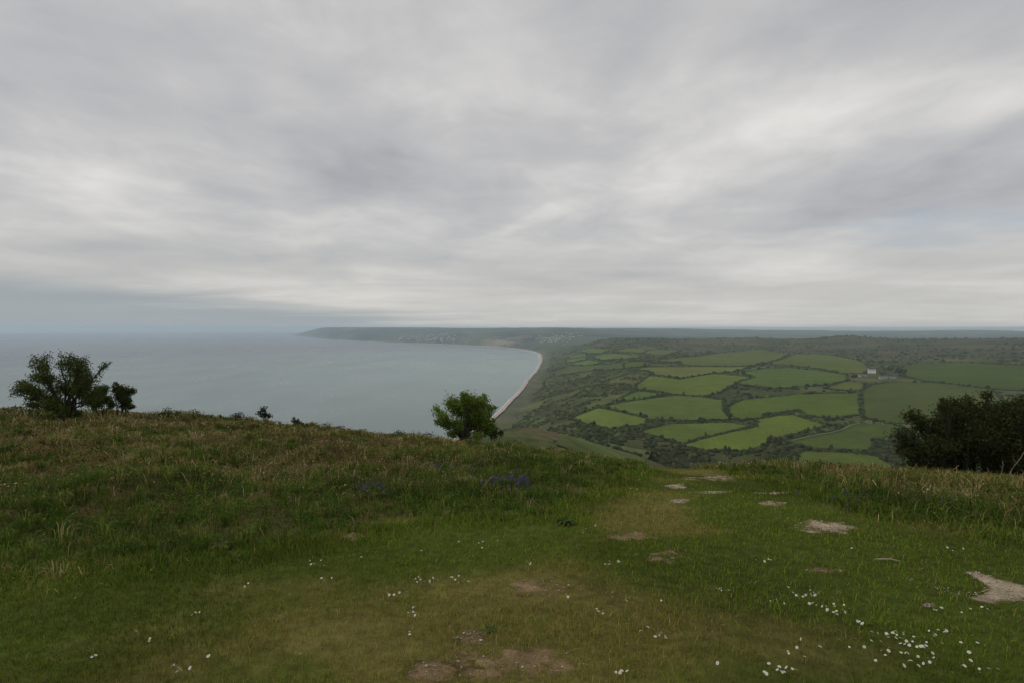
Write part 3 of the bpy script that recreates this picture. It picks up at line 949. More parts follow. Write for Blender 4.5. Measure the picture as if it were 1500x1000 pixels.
# ------------------------------------------------------------------ houses and farm
def box(x0, x1, y0, y1, z0, z1):
    v = [(x0, y0, z0), (x1, y0, z0), (x1, y1, z0), (x0, y1, z0), (x0, y0, z1), (x1, y0, z1), (x1, y1, z1), (x0, y1, z1)]
    f = [(0, 3, 2, 1), (4, 5, 6, 7), (0, 1, 5, 4), (1, 2, 6, 5), (2, 3, 7, 6), (3, 0, 4, 7)]
    return v, f
def poly_obj(name, v, f, mat, parent=None):
    me = bpy.data.meshes.new(name); me.from_pydata([tuple(map(float, p)) for p in v], [], [tuple(map(int, q)) for q in f]); me.materials.append(mat); me.update()
    return link(name, me, parent)
def walls_gable(w, d, h, rh):
    v = [(-w, -d, -2), (w, -d, -2), (w, d, -2), (-w, d, -2), (-w, -d, h), (w, -d, h), (w, d, h), (-w, d, h), (-w, 0, h + rh), (w, 0, h + rh)]
    f = [(0, 1, 5, 4), (2, 3, 7, 6), (1, 2, 6, 9, 5), (3, 0, 4, 8, 7), (0, 3, 2, 1)]
    return v, f
def gable_roof(w, d, h, rh, ov=.4, t=.3):
    k = rh / d
    v = []
    for dz in (0.05, t):
        v += [(-w - ov, -d - ov, h - ov * k + dz), (w + ov, -d - ov, h - ov * k + dz), (w + ov, 0, h + rh + dz), (-w - ov, 0, h + rh + dz), (-w - ov, d + ov, h - ov * k + dz), (w + ov, d + ov, h - ov * k + dz)]
    f = [(6, 7, 8, 9), (9, 8, 11, 10), (1, 0, 3, 2), (2, 3, 4, 5), (0, 1, 7, 6), (5, 4, 10, 11), (1, 2, 8, 7), (2, 5, 11, 8), (3, 0, 6, 9), (4, 3, 9, 10)]
    return v, f
def put_house(px, py, rmin, rz):
    p = ground_at([px], [py], rmin)[0]
    return p, rz

p = HOUSE
H = empty('white_house', p); H.scale = (.88, .88, .88); H.rotation_euler = (0, 0, math.radians(-28))
w, d, h, rh = 8.4, 4.4, 7.6, 2.6
poly_obj('wall', *walls_gable(w, d, h, rh), M_WHITE, H)
rf = poly_obj('roof', *gable_roof(w, d, h, rh), M_SLATE, H)
for cx in (-7.4, 7.4):
    poly_obj('chimney', *box(cx - .7, cx + .7, -.5, .5, h + rh - .6, h + rh + 1.7), M_WHITE, rf)
for row, zz in ((0, 1.2), (1, 4.6)):
    for k in range(5):
        if row == 0 and k == 2: continue
        x = -6.2 + 3.1 * k
        wi = poly_obj('window', *box(x - .6, x + .6, -d - .06, -d + .1, zz, zz + 1.7), M_GLASS, H)
        poly_obj('sill', *box(x - .75, x + .75, -d - .2, -d + .05, zz - .2, zz - .02), M_WHITE, wi)
poly_obj('door', *box(-.6, .6, -d - .07, -d + .1, 0, 2.3), M_DOOR, H)
tag(H, 'white rendered farmhouse with grey slate roof among dark trees', 'house')
for (px, py, rz, L, lab) in ((1300, 554, -10, 15, 'long low grey-roofed stone barn below the white farmhouse'), (1263, 551, 12, 9, 'small grey-roofed outbuilding beside the white farmhouse lane')):
    p, _ = put_house(px, py, 900, 0)
    B = empty('stone_barn', p); B.rotation_euler = (0, 0, math.radians(rz))
    poly_obj('wall', *walls_gable(L, 4, 2.6, 2.2), M_STONE, B)
    poly_obj('roof', *gable_roof(L, 4, 2.6, 2.2), M_BARNROOF, B)
    poly_obj('door', *box(-1.6, 1.6, -4.06, -3.9, 0, 2.4), M_DOOR, B)
    tag(B, lab, 'barn')

def town_mesh(k):
    w, d, h, rh = [(5, 3.5, 5, 2.2), (7, 4, 6, 2.4), (4, 4, 5.5, 2.6)][k]
    v1, f1 = walls_gable(w, d, h, rh); v2, f2 = gable_roof(w, d, h, rh)
    me = bpy.data.meshes.new('town_house')
    me.from_pydata(v1 + v2, [], f1 + [tuple(i + len(v1) for i in q) for q in f2])
    me.materials.append(M_TOWNWALL); me.materials.append(M_TOWNROOF)
    me.polygons.foreach_set('material_index', [0] * len(f1) + [1] * len(f2)); me.update()
    return me
TOWN = [town_mesh(k) for k in range(3)]
def town(cx, cy, sx, sy, n, rmin, label, group, size):
    for k in range(n):
        px, py = cx + RNG.normal(0, sx), cy + RNG.normal(0, sy)
        p = ground_at([px], [py], rmin)[0]
        if p[2] < 6: continue
        o = link('town_house', TOWN[int(RNG.integers(3))], None, p - np.array([0, 0, .5]))
        o.rotation_euler = (0, 0, RNG.normal(-.1, .5))
        s = size * RNG.uniform(.65, 1.25)
        o.scale = (s, s, s)
        tag(o, label, 'house', group)
GL = 'houses of the far town under the headland'
GC = 'houses of the nearer town behind the bay'
LL = 'tiny pale house in the far seaside town under the blue headland'
LC = 'tiny pale house in the town at the head of the bay'
town(632, 497, 18, 2.2, 60, 5500, LL, GL, 1.25)
town(640, 491, 22, 2.0, 34, 5500, LL, GL, 1.15)
town(680, 499, 20, 2.0, 14, 5500, LL, GL, 1.1)
town(585, 497, 10, 1.5, 10, 5500, LL, GL, 1.1)
town(812, 497, 13, 3.2, 60, 4000, LC, GC, 1.0)
town(835, 493, 16, 1.8, 24, 4000, LC, GC, .95)
# ------------------------------------------------------------------ trees and bushes on the hilltop
def tubes(paths, radii, sides=5):
    V = []; F = []; off = 0
    for P, R in zip(paths, radii):
        P = np.asarray(P); n = len(P)
        T = np.gradient(P, axis=0); T /= np.linalg.norm(T, axis=1)[:, None] + 1e-9
        ref = np.where(np.abs(T[:, 2:3]) > .9, np.array([[1., 0, 0]]), np.array([[0, 0, 1.]]))
        U = np.cross(T, ref); U /= np.linalg.norm(U, axis=1)[:, None] + 1e-9
        W = np.cross(T, U)
        a = np.arange(sides) * 2 * math.pi / sides
        ring = P[:, None] + np.asarray(R)[:, None, None] * (U[:, None] * np.cos(a)[None, :, None] + W[:, None] * np.sin(a)[None, :, None])
        V.append(ring.reshape(-1, 3))
        i = np.arange(n * sides).reshape(n, sides)
        j = np.roll(i, -1, 1)
        F.append(np.stack([i[:-1], j[:-1], j[1:], i[1:]], -1).reshape(-1, 4) + off)
        off += n * sides
    return np.vstack(V), np.vstack(F)

def leaves(P, size, col, up=.3):
    """a folded leaf (two triangles) at each point"""
    n = len(P)
    d = RNG.normal(size=(n, 3)); d[:, 2] += up; d /= np.linalg.norm(d, axis=1)[:, None]
    s = np.cross(d, RNG.normal(size=(n, 3))); s /= np.linalg.norm(s, axis=1)[:, None]
    nn = np.cross(d, s)
    L = size * RNG.uniform(.6, 1.3, n)[:, None]
    a = P - d * L * .5; b = P + d * L * .5
    w1 = P + s * L * .36 + nn * L * .12; w2 = P - s * L * .36 + nn * L * .12
    V = np.stack([a, w1, b, w2], 1).reshape(-1, 3)
    i = np.arange(n)[:, None] * 4
    F = np.vstack([i + np.array([[0, 1, 2]]), i + np.array([[0, 2, 3]])])
    return V, F, np.repeat(col, 4, axis=0)

def bend(a, b, n, sag, jit):
    t = np.linspace(0, 1, n)[:, None]
    p = a + (b - a) * t
    p[:, 2] += (sag * 4 * t * (1 - t))[:, 0]
    if n > 2:
        p[1:-1] += RNG.normal(0, jit, (n - 2, 3))
    return p

def tree(name, label, cat, base, lobes, nleaf, lsize, c0, c1, rt=.05, stems=3, twigs=14, spike=.0, group=None, fill=.0):
    """lobes: (dx, dy, dz, radius) of leaf masses relative to the base"""
    T = empty(name, base)
    lob = np.array(lobes, float)
    top = max(lob[:, 2].max(), .3)
    tp, tr, bp_, br_ = [], [], [], []
    heads = []
    for k in range(stems):
        a = 2 * math.pi * k / stems + RNG.uniform(-.4, .4)
        hgt = top * RNG.uniform(.13, .22)
        hd = np.array([math.cos(a) * top * .10, math.sin(a) * top * .10, hgt])
        st = np.array([math.cos(a) * rt * 1.2, math.sin(a) * rt * 1.2, -.15])
        P = bend(st, hd, 6, 0, top * .012)
        tp.append(P); tr.append(np.linspace(rt, rt * .72, 6)); heads.append(hd)
    heads = np.array(heads)
    LP = []; LD = []
    w = lob[:, 3] ** 2; w /= w.sum()
    for (x, y, z, r), wk in zip(lob, w):
        c = np.array([x, y, z])
        h = heads[np.argmin(np.linalg.norm(heads - c, axis=1))]
        limb = bend(h, c, 6, top * .03, top * .018)
        tp.append(limb); tr.append(np.linspace(rt * .66, rt * .2, 6))
        nt = max(4, int(twigs * (r / lob[:, 3].mean())))
        m = max(1, int(nleaf * wk / nt))
        for q in range(nt):
            d = RNG.normal(size=3); d /= np.linalg.norm(d)
            if d[2] < -.35: d[2] *= -.5
            rad = r * RNG.uniform(.55, 1.05)
            if spike and RNG.random() < spike:
                d[2] = abs(d[2]) + .6; d /= np.linalg.norm(d); rad = r * RNG.uniform(1.2, 1.6)
            s = limb[RNG.integers(3, 6)]
            e = c + d * rad * np.array([1, 1, .85])
            tw = bend(s, e, 5, 0, r * .05)
            bp_.append(tw); br_.append(np.linspace(rt * .17, rt * .05, 5))
            t = RNG.beta(2.2, 1.3, m)
            pts = np.column_stack([np.interp(t, np.linspace(0, 1, 5), tw[:, i]) for i in range(3)])
            sp = r * .25 * (1.25 - t * .55)
            pts += RNG.normal(size=(m, 3)) * sp[:, None]
            LP.append(pts); LD.append(np.full(m, RNG.uniform(0, 1)))
    LP = np.vstack(LP); LD = np.concatenate(LD)
    if len(tp):
        v, f = tubes(tp, tr, 7)
        link('trunk', np_mesh('trunk', v, f, 4, None, True, [M_BARK]), T)
    v, f = tubes(bp_, br_, 4)
    link('branches', np_mesh('branches', v, f, 4, None, True, [M_BARK]), T)
    mixk = np.clip(LD[:, None] * .6 + RNG.random((len(LP), 1)) * .4, 0, 1)
    col = (np.array(c0) * (1 - mixk) + np.array(c1) * mixk) * RNG.uniform(.8, 1.2, (len(LP), 1))
    v, f, c = leaves(LP, lsize, col)
    link('crown', np_mesh('crown', v, f, 3, c, False, [M_LEAF]), T)
    tag(T, label, cat, group)
    return T

def px_lobes(lst, bx, by, Y, depth):
    m = Y / FPX
    out = []
    for k, (x, y, r) in enumerate(lst):
        out.append(((x - bx) * m, RNG.uniform(-1, 1) * depth, (by - y) * m, r * m))
    return out
def base_at(px, py, Y):
    p = at(px, py, Y)
    z = float(ground_z(p[0], p[1]))
    return np.array([p[0], p[1], z])
def plant_tree(name, label, cat, bx, by, Y, lst, depth, **kw):
    b = base_at(bx, by, Y)
    want = at(bx, by, Y)[2]
    dz = want - b[2]                                       # keeps the top at its surveyed level
    lob = [(x, y, z + dz, r) for x, y, z, r in px_lobes(lst, bx, by, Y, depth)]
    return tree(name, label, cat, b, lob, **kw)
s4 = lambda l: [(x * .2, 490 + y * .2, r * .2) for x, y, r in l]
s5 = lambda l: [(300 + x / 3, 550 + y / 3, r / 3) for x, y, r in l]
HAW0, HAW1 = (.042, .064, .013), (.095, .128, .025)
plant_tree('hawthorn_tree', 'spreading dark hawthorn with spiky twigs on the heath bank above the sea', 'tree', 96, 626, 18.0,
     s4([(330,200,62),(300,240,60),(390,300,80),(470,220,50),(560,190,66),(650,215,76),(600,270,80),(560,350,95),(440,400,105),(260,400,80),(180,430,66),(110,365,42),(60,350,26),(330,480,80),
         (560,470,95),(400,530,70),(560,550,60),(480,560,60),(300,520,60),(640,500,60),(250,330,66),(190,385,56),(370,570,40),(590,580,40),(700,290,42),(705,225,40),(650,400,80),(240,470,60),(470,490,80),(715,310,30)]), .55,
     nleaf=19000, lsize=.055, c0=HAW0, c1=HAW1, rt=.055, stems=4, twigs=15, spike=.12)
plant_tree('hawthorn_bush', 'small dark bush close beside the spreading hawthorn', 'bush', 150, 604, 20.0,
     s4([(740,400,55),(700,430,50),(760,470,55),(720,510,55),(770,520,40)]), .35, nleaf=4200, lsize=.06, c0=HAW0, c1=HAW1, rt=.03, stems=3, twigs=16)
plant_tree('hawthorn_bush', 'small bush at the seaward edge just past the spreading hawthorn', 'bush', 178, 605, 20.5,
     s4([(870,395,50),(910,420,50),(880,460,60),(930,480,45),(880,520,50),(960,530,30),(865,360,25),(985,525,16)]), .35, nleaf=4600, lsize=.06, c0=HAW0, c1=(.075,.09,.028), rt=.03, stems=3, twigs=16)
plant_tree('wind_bush', 'lone small dark bush on a thin stem at the cliff edge', 'bush', 390, 622, 25.0,
     s5([(255,148,20),(262,172,27),(238,162,17),(280,180,18),(285,203,12)]), .18, nleaf=900, lsize=.06, c0=(.018,.022,.014), c1=(.032,.038,.02), rt=.016, stems=2, twigs=12, spike=.1)
plant_tree('gorse_shrub', 'feathery pale green shrub beside the lone dark bush', 'shrub', 435, 626, 25.0,
     s5([(400,200,18),(410,215,18),(420,200,12),(395,185,9)]), .2, nleaf=900, lsize=.05, c0=(.05,.055,.022), c1=(.085,.09,.035), rt=.012, stems=3, twigs=14, spike=.2)
plant_tree('gorse_shrub', 'lower feathery pale green shrub next to the taller feathery one', 'shrub', 458, 630, 25.0,
     s5([(468,222,14),(482,218,14),(478,232,14)]), .18, nleaf=650, lsize=.05, c0=(.05,.055,.022), c1=(.085,.09,.035), rt=.012, stems=3, twigs=14, spike=.2)
plant_tree('hawthorn_tree', 'rounded bright green hawthorn on the crest in front of the bay', 'tree', 686, 640, 23.3,
     s5([(1150,100,42),(1090,130,50),(1200,125,50),(1130,165,66),(1220,170,52),(1050,170,36),(1020,150,24),(1250,150,34),(1175,205,58),(1100,205,40),(1240,205,40),(1140,75,20),(1165,150,55),(1035,190,22),(1270,150,16),(1225,95,14),(1060,215,28),(1115,238,32),(1200,238,38),(1255,235,30),(1150,225,40),(1085,252,26),(1140,258,30),(1205,258,30),(1250,255,22)]), .7,
     nleaf=19000, lsize=.075, c0=(.085,.138,.018), c1=(.185,.260,.040), rt=.07, stems=4, twigs=15, spike=.06)
plant_tree('low_shrub', 'low brown-green shrub tucked against the rounded hawthorn', 'shrub', 724, 640, 25.5,
     s5([(1250,235,30),(1280,240,24),(1300,250,18),(1265,255,26)]), .3, nleaf=1500, lsize=.07, c0=(.035,.042,.016), c1=(.065,.065,.03), rt=.02, stems=3, twigs=14)
plant_tree('dark_bush', 'big dense dark bush beside the right verge of the path', 'bush', 1408, 700, 20.0,
     [(1355,587,12),(1347,612,20),(1330,640,22),(1326,664,18),(1388,608,26),(1400,640,36),(1430,592,18),(1450,602,24),(1472,630,36),(1490,595,20),(1512,622,36),(1440,662,30),(1372,664,26),(1500,664,32),
      (1545,640,38),(1350,645,26),(1420,615,30),(1340,685,14),(1535,600,20),(1570,650,30),(1410,675,24),(1360,625,24),(1470,675,26),(1465,580,12),(1395,588,10),(1330,690,14),(1365,690,16),(1400,692,16),(1440,692,18),(1480,694,18),(1520,696,20),(1560,690,24),(1380,640,34),(1425,640,38),(1490,640,40),(1530,660,36),(1450,630,36),(1345,662,24),(1470,605,28),(1505,600,26),(1410,600,24)], .8,
     nleaf=62000, lsize=.078, c0=(.022,.030,.008), c1=(.054,.064,.016), rt=.10, stems=5, twigs=18)
# farm trees and the hillock clump, far off but one can tell them apart
for px, py, wd, ht, col, lab in ((1316, 547, 9, 13, DARK * .8, 'tall dark tree right of the white farmhouse'), (1325, 546, 7, 10, DARK, 'rounder dark tree at the field end past the farm'),
                        (1293, 548, 8, 8, OLIVE * 1.2, 'pale olive tree hugging the white farmhouse gable'), (1303, 543, 8, 11, DARK, 'dark tree behind the farm barn'),
                        (1252, 553, 8, 6, DARK, 'dark low tree at the lane left of the farmhouse')):
    p = ground_at([px], [py], 900)[0]
    n = 16
    P = np.column_stack([RNG.normal(0, wd * .32, n), RNG.normal(0, wd * .32, n), RNG.uniform(ht * .2, ht * .72, n)])
    S = np.full((n, 3), wd * .30) * RNG.uniform(.7, 1.3, (n, 1))
    v, f, c = blobs(P, S, np.tile(col, (n, 1)) * RNG.uniform(.8, 1.25, (n, 1)), 2)
    T = empty('farm_tree', p)
    link('crown', np_mesh('crown', v, f, 3, c, True, [M_SCRUB]), T)
    v, f = tubes([np.array([[0, 0, -.5], [.2, 0, ht * .2], [0, .2, ht * .45]])], [[.5, .4, .2]], 6)
    link('trunk', np_mesh('trunk', v, f, 4, None, True, [M_BARK]), T)
    tag(T, lab, 'tree')

# ------------------------------------------------------------------ grass and heath of the hilltop
def blades(P, H, W, col, lean=.35, tipcol=None, droop=.3):
    """curved tapering blades: five points, three triangles each"""
    n = len(P)
    a = RNG.uniform(0, 2 * math.pi, n)
    side = np.column_stack([np.cos(a), np.sin(a), np.zeros(n)])
    la = RNG.uniform(0, 2 * math.pi, n)
    ln = np.abs(RNG.normal(0, lean, n))
    ld = np.column_stack([np.cos(la), np.sin(la), np.zeros(n)]) * ln[:, None]
    up = np.array([0, 0, 1.0])
    H = H[:, None]; W = W[:, None]
    mid = P + (ld * .45 + up * .62) * H
    tip = P + (ld * (1.0 + droop) + up * (1 - droop * ln[:, None])) * H
    V = np.stack([P - side * W * .5, P + side * W * .5, mid + side * W * .38, mid - side * W * .38, tip], 1).reshape(-1, 3)
    i = np.arange(n)[:, None] * 5
    F = np.vstack([i + np.array([[0, 1, 2]]), i + np.array([[0, 2, 3]]), i + np.array([[3, 2, 4]])])
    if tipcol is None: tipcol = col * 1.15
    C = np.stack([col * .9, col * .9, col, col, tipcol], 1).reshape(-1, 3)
    return V, F, C

def log_scatter(N, r0, r1, a0=-60, a1=60, pw=1.0):
    t = RNG.random(N) ** pw
    r = r0 * (r1 / r0) ** t
    a = np.radians(RNG.uniform(a0, a1, N))
    return r * np.sin(a), r * np.cos(a), r

def pick(palette, n, p):
    return np.array(palette)[RNG.choice(len(palette), n, p=p)]

def turf():
    x, y, r = log_scatter(400000, 1.6, 26, pw=.85)
    dl, dr = rough_amount(x, y)
    d = np.maximum(dl, dr)
    bare = bare_cover(x, y)
    thin = fbm(x / .8, y / .8, 301, 4)
    worn = worn_amount(x, y)
    ok = (d < .5) & (RNG.random(len(x)) < bare) & (RNG.random(len(x)) < .38 + 1.5 * np.clip(thin - .28, 0, 1))
    x, y, r, d, worn = x[ok], y[ok], r[ok], d[ok], worn[ok]
    n = len(x)
    P = np.column_stack([x, y, ground_z(x, y) - .003])
    h = RNG.uniform(.018, .050, n) * (1 + 1.4 * sstep(-.5, .4, d)) * (.75 + .6 * fbm(x / .5, y / .5, 303, 3))
    W = np.maximum(.0026, r * .0009) * RNG.uniform(.8, 1.3, n)
    green = pick([(.122, .190, .016), (.160, .215, .022), (.195, .222, .030), (.104, .164, .016)], n, [.35, .3, .15, .2])
    dry = pick([(.260, .225, .052), (.225, .180, .048), (.32, .27, .10)], n, [.5, .35, .15])
    pd = np.clip(sstep(.42, .70, worn) * .60 + .06, 0, 1)
    k = RNG.random(n) < pd
    col = np.where(k[:, None], dry, green) * RNG.uniform(.75, 1.25, (n, 1))
    lush = sstep(.5, .7, fbm(x / 2.3, y / 2.3, 305, 3))[:, None]
    col = col * (1 - .38 * lush)
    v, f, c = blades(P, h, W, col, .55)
    tag(link('turf_grass', np_mesh('turf_grass', v, f, 3, c, False, [M_GRASS])), 'short cropped turf covering the path over the hilltop', 'grass', kind='stuff')
turf()

def rough_grass():
    x, y, r = log_scatter(200000, 2.2, 30, pw=.68)
    dl, dr = rough_amount(x, y)
    d = np.maximum(dl, dr)
    tuss = fbm(x / 1.1, y / 1.1, 311, 3)
    ok = (d > -.15) & ~bare_mask(x, y, -.05) & (RNG.random(len(x)) < .35 + 1.6 * np.clip(tuss - .33, 0, 1))
    x, y, r, d, tuss, right = x[ok], y[ok], r[ok], d[ok], tuss[ok], (dr > dl)[ok]
    n = len(x)
    P = np.column_stack([x, y, ground_z(x, y) - .01])
    edge = sstep(-.15, 1.0, d)
    h = RNG.uniform(.05, .15, n) * (.55 + .8 * edge) * (.5 + 1.2 * tuss) * np.where(right, 1.6, 1.0)
    W = np.maximum(.0045, r * .0011) * RNG.uniform(.8, 1.3, n)
    heath = sstep(2.0, 6.0, d * np.where(right, 2.6, 1.0) + (fbm(x / 2.5, y / 2.5, 313, 3) - .5) * 6)
    green = pick([(.046, .085, .010), (.062, .102, .013), (.034, .062, .009), (.095, .125, .022)], n, [.35, .3, .2, .15])
    dry = pick([(.270, .215, .070), (.205, .140, .054), (.40, .33, .16), (.160, .168, .036)], n, [.35, .25, .12, .28])
    k = RNG.random(n) < (.08 + .52 * heath)
    col = np.where(k[:, None], dry, green) * RNG.uniform(.75, 1.25, (n, 1))
    col = col * (.42 + 1.15 * fbm(x / .8, y / .8, 317, 3))[:, None]
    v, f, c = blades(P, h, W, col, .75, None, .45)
    # tussocks: blades fanning out of one crown
    tx, ty, tr_ = log_scatter(7600, 3.0, 29, pw=.62)
    dl, dr = rough_amount(tx, ty)
    td = np.maximum(dl, dr)
    ok = (td > .2) & (bare_cover(tx, ty) > .9)
    tx, ty, tr_, td = tx[ok], ty[ok], tr_[ok], td[ok]
    m = 18; nt = len(tx)
    hue = np.where((RNG.random(nt) < .12 + .5 * sstep(2, 6, td * np.where(dr[ok] > dl[ok], 2.4, 1.0)))[:, None], pick([(.20, .16, .055), (.135, .135, .03), (.28, .23, .11)], nt, [.5, .35, .15]), pick([(.062, .112, .013), (.090, .140, .018), (.120, .155, .026)], nt, [.4, .4, .2]))
    hue = hue * RNG.uniform(.7, 1.3, (nt, 1))
    a = RNG.uniform(0, 2 * math.pi, (nt, m)); q = RNG.uniform(0, 1, (nt, m)) ** .6
    rad = RNG.uniform(.03, .09, (nt, 1)) * q
    L = RNG.uniform(.12, .30, (nt, 1)) * (.6 + .4 * sstep(0, 2, td))[:, None] * RNG.uniform(.7, 1.1, (nt, m))
    bx, by = tx[:, None] + rad * np.cos(a), ty[:, None] + rad * np.sin(a)
    B = np.stack([bx, by, ground_z(bx, by) - .01], -1).reshape(-1, 3)
    out = np.stack([np.cos(a), np.sin(a), 0 * a], -1).reshape(-1, 3) * (q.reshape(-1, 1) * RNG.uniform(.35, 1.0, (nt * m, 1)))
    Lr = L.reshape(-1, 1)
    mid = B + (out * .4 + np.array([0, 0, .68])) * Lr
    tip = B + (out * 1.15 + np.array([0, 0, 1.0]) - np.array([0, 0, .5]) * q.reshape(-1, 1)) * Lr
    sd = np.column_stack([-out[:, 1], out[:, 0], 0 * out[:, 0]]); sd /= np.linalg.norm(sd, axis=1)[:, None] + 1e-6
    ww = np.repeat(np.maximum(.0042, tr_ * .0010), m)[:, None]
    V2 = np.stack([B - sd * ww * .5, B + sd * ww * .5, mid + sd * ww * .4, mid - sd * ww * .4, tip], 1).reshape(-1, 3)
    i = np.arange(nt * m)[:, None] * 5
    F2 = np.vstack([i + np.array([[0, 1, 2]]), i + np.array([[0, 2, 3]]), i + np.array([[3, 2, 4]])])
    cc = np.repeat(hue, m, axis=0) * RNG.uniform(.8, 1.2, (nt * m, 1))
    C2 = np.stack([cc * .9, cc * .9, cc, cc, cc * 1.15], 1).reshape(-1, 3)
    F = np.vstack([f, F2 + len(v)]); v = np.vstack([v, V2]); c = np.vstack([c, C2]); f = F
    tag(link('rough_grass', np_mesh('rough_grass', v, f, 3, c, False, [M_GRASS])), 'long tussocky grass on the heath bank and verge', 'grass', kind='stuff')
rough_grass()

def sprigs():
    """low leafy growth: bramble, young bracken, sorrel"""
    x, y, r = log_scatter(38000, 3.0, 30, pw=.6)
    dl, dr = rough_amount(x, y)
    d = np.maximum(dl, dr)
    cl = fbm(x / 1.3, y / 1.3, 321, 4)
    ok = (d > .5) & (cl > .50) & (RNG.random(len(x)) < sstep(.5, 3.5, d) + .1)
    x, y, r, cl = x[ok], y[ok], r[ok], cl[ok]
    m = 7
    n = len(x)
    P = np.repeat(np.column_stack([x, y, ground_z(x, y)]), m, axis=0)
    rr = np.repeat(r, m)
    P[:, :2] += RNG.normal(0, .07, (n * m, 2))
    P[:, 2] += RNG.uniform(.02, .20, n * m) * np.repeat(.5 + 2.2 * (cl - .45), m)
    col = pick([(.052, .090, .014), (.082, .118, .020), (.125, .145, .030), (.105, .078, .032)], n * m, [.35, .32, .18, .15]) * RNG.uniform(.75, 1.25, (n * m, 1))
    # low mounds of bramble and bracken litter
    mx, my, mr = log_scatter(900, 4.5, 27, pw=.6)
    dl, dr = rough_amount(mx, my)
    md = np.maximum(dl, dr)
    md = md * np.where(dr > dl, 2.4, 1.0)
    ok = (md > .9) & (bare_cover(mx, my) > .95) & (RNG.random(len(mx)) < .25 + .5 * sstep(1, 5, md))
    mx, my, mr, md = mx[ok], my[ok], mr[ok], md[ok]
    k = 170; q = len(mx)
    R = RNG.uniform(.16, .46, (q, 1)); Hh = RNG.uniform(.10, .26, (q, 1))
    a = RNG.uniform(0, 2 * math.pi, (q, k)); rr_ = R * RNG.random((q, k)) ** .5
    px_, py_ = mx[:, None] + rr_ * np.cos(a) * 1.3, my[:, None] + rr_ * np.sin(a)
    pz = ground_z(px_, py_) + Hh * np.sqrt(np.clip(1 - (rr_ / R) ** 2, 0, 1)) * RNG.uniform(.55, 1.05, (q, k))
    tone = np.where((RNG.random(q) < .10 + .42 * sstep(2.5, 7, md))[:, None], pick([(.17, .115, .05), (.22, .165, .07)], q, [.6, .4]), pick([(.040, .075, .012), (.060, .100, .016), (.100, .130, .026)], q, [.5, .35, .15]))
    P = np.vstack([P, np.stack([px_, py_, pz], -1).reshape(-1, 3)])
    rr = np.concatenate([rr, np.repeat(mr, k)])
    col = np.vstack([col, np.repeat(tone, k, axis=0) * RNG.uniform(.65, 1.35, (q * k, 1))])
    v, f, c = leaves(P, 1.0, col, .9)
    size = np.repeat(np.maximum(.028, rr * .0026), 4)[:, None]
    cen = np.repeat(P, 4, axis=0)
    v = cen + (v - cen) * size
    tag(link('bramble_growth', np_mesh('bramble_growth', v, f, 3, c, False, [M_LEAF])), 'low bramble and young bracken leaves among the rough grass', 'undergrowth', kind='stuff')
sprigs()

def dead_bracken():
    x, y, r = log_scatter(56000, 4.0, 28, pw=.5)
    dl, dr = rough_amount(x, y)
    d = np.maximum(dl, dr)
    cl = fbm(x / 2.0, y / 2.0, 331, 4)
    ok = (d > .8) & (RNG.random(len(x)) < sstep(1.0, 5.0, d * np.where(dr > dl, 2.2, 1.0)) * (.08 + 2.6 * np.clip(cl - .44, 0, 1)))
    x, y, r, dr, dl = x[ok], y[ok], r[ok], dr[ok], dl[ok]
    n = len(x)
    P = np.column_stack([x, y, ground_z(x, y)])
    h = RNG.uniform(.10, .34, n)
    W = np.maximum(.003, r * .0007) * RNG.uniform(.8, 1.4, n)
    col = pick([(.31, .23, .105), (.21, .135, .062), (.46, .38, .22), (.14, .095, .046)], n, [.38, .27, .12, .23]) * RNG.uniform(.8, 1.2, (n, 1))
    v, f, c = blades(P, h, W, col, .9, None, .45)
    # broken fronds lying over
    m = n * 2
    k = RNG.integers(0, n, m)
    Q = P[k] + np.column_stack([RNG.normal(0, .08, m), RNG.normal(0, .08, m), RNG.uniform(.03, .2, m)])
    v2, f2, c2_ = leaves(Q, 1.0, col[k] * .9, .1)
    cen = np.repeat(Q, 4, axis=0)
    v2 = cen + (v2 - cen) * np.repeat(np.maximum(.03, r[k] * .0022), 4)[:, None]
    V = np.vstack([v, v2]); F = np.vstack([f, f2 + len(v)]); C = np.vstack([c, c2_])
    tag(link('dead_bracken', np_mesh('dead_bracken', V, F, 3, C, False, [M_DRY])), 'broken brown bracken stalks standing among the heath grass', 'bracken', kind='stuff')
dead_bracken()

# arching bramble sprays against the sea, one by one
def spray(px, py, Y, L, lab, dirx):
    b = base_at(px, py, Y)
    o = empty('bramble_spray', b)
    t = np.linspace(0, 1, 9)
    P = np.column_stack([dirx * L * t, .1 * L * t, L * (1.25 * t - 1.15 * t * t) + .12])
    P[0, 2] = -.05
    v, f = tubes([P], [np.linspace(.010, .004, 9)], 4)
    link('stem', np_mesh('stem', v, f, 4, None, True, [M_BARK]), o)
    Q = P[RNG.integers(2, 9, 46)] + RNG.normal(0, .05, (46, 3))
    v, f, c = leaves(Q, .065, pick([(.035, .042, .018), (.06, .062, .028)], 46, [.6, .4]))
    link('leaves', np_mesh('leaves', v, f, 3, c, False, [M_LEAF]), o)
    tag(o, lab, 'bramble', 'bramble sprays along the cliff edge')
SPR = 'arching bramble spray standing up against the sea along the crest'
for px, Y, L, dx in ((340, 23.5, .55, 1), (352, 23.5, .45, -1), (520, 23, .5, 1), (530, 23, .42, -1), (575, 23, .4, 1), (595, 22.5, .35, -1), (492, 23, .3, 1), (620, 22.5, .4, 1), (238, 23.5, .35, 1), (300, 23.5, .3, -1), (800, 22, .35, 1), (655, 22.5, .3, -1)):
    spray(px, 620, Y, L, SPR, dx)

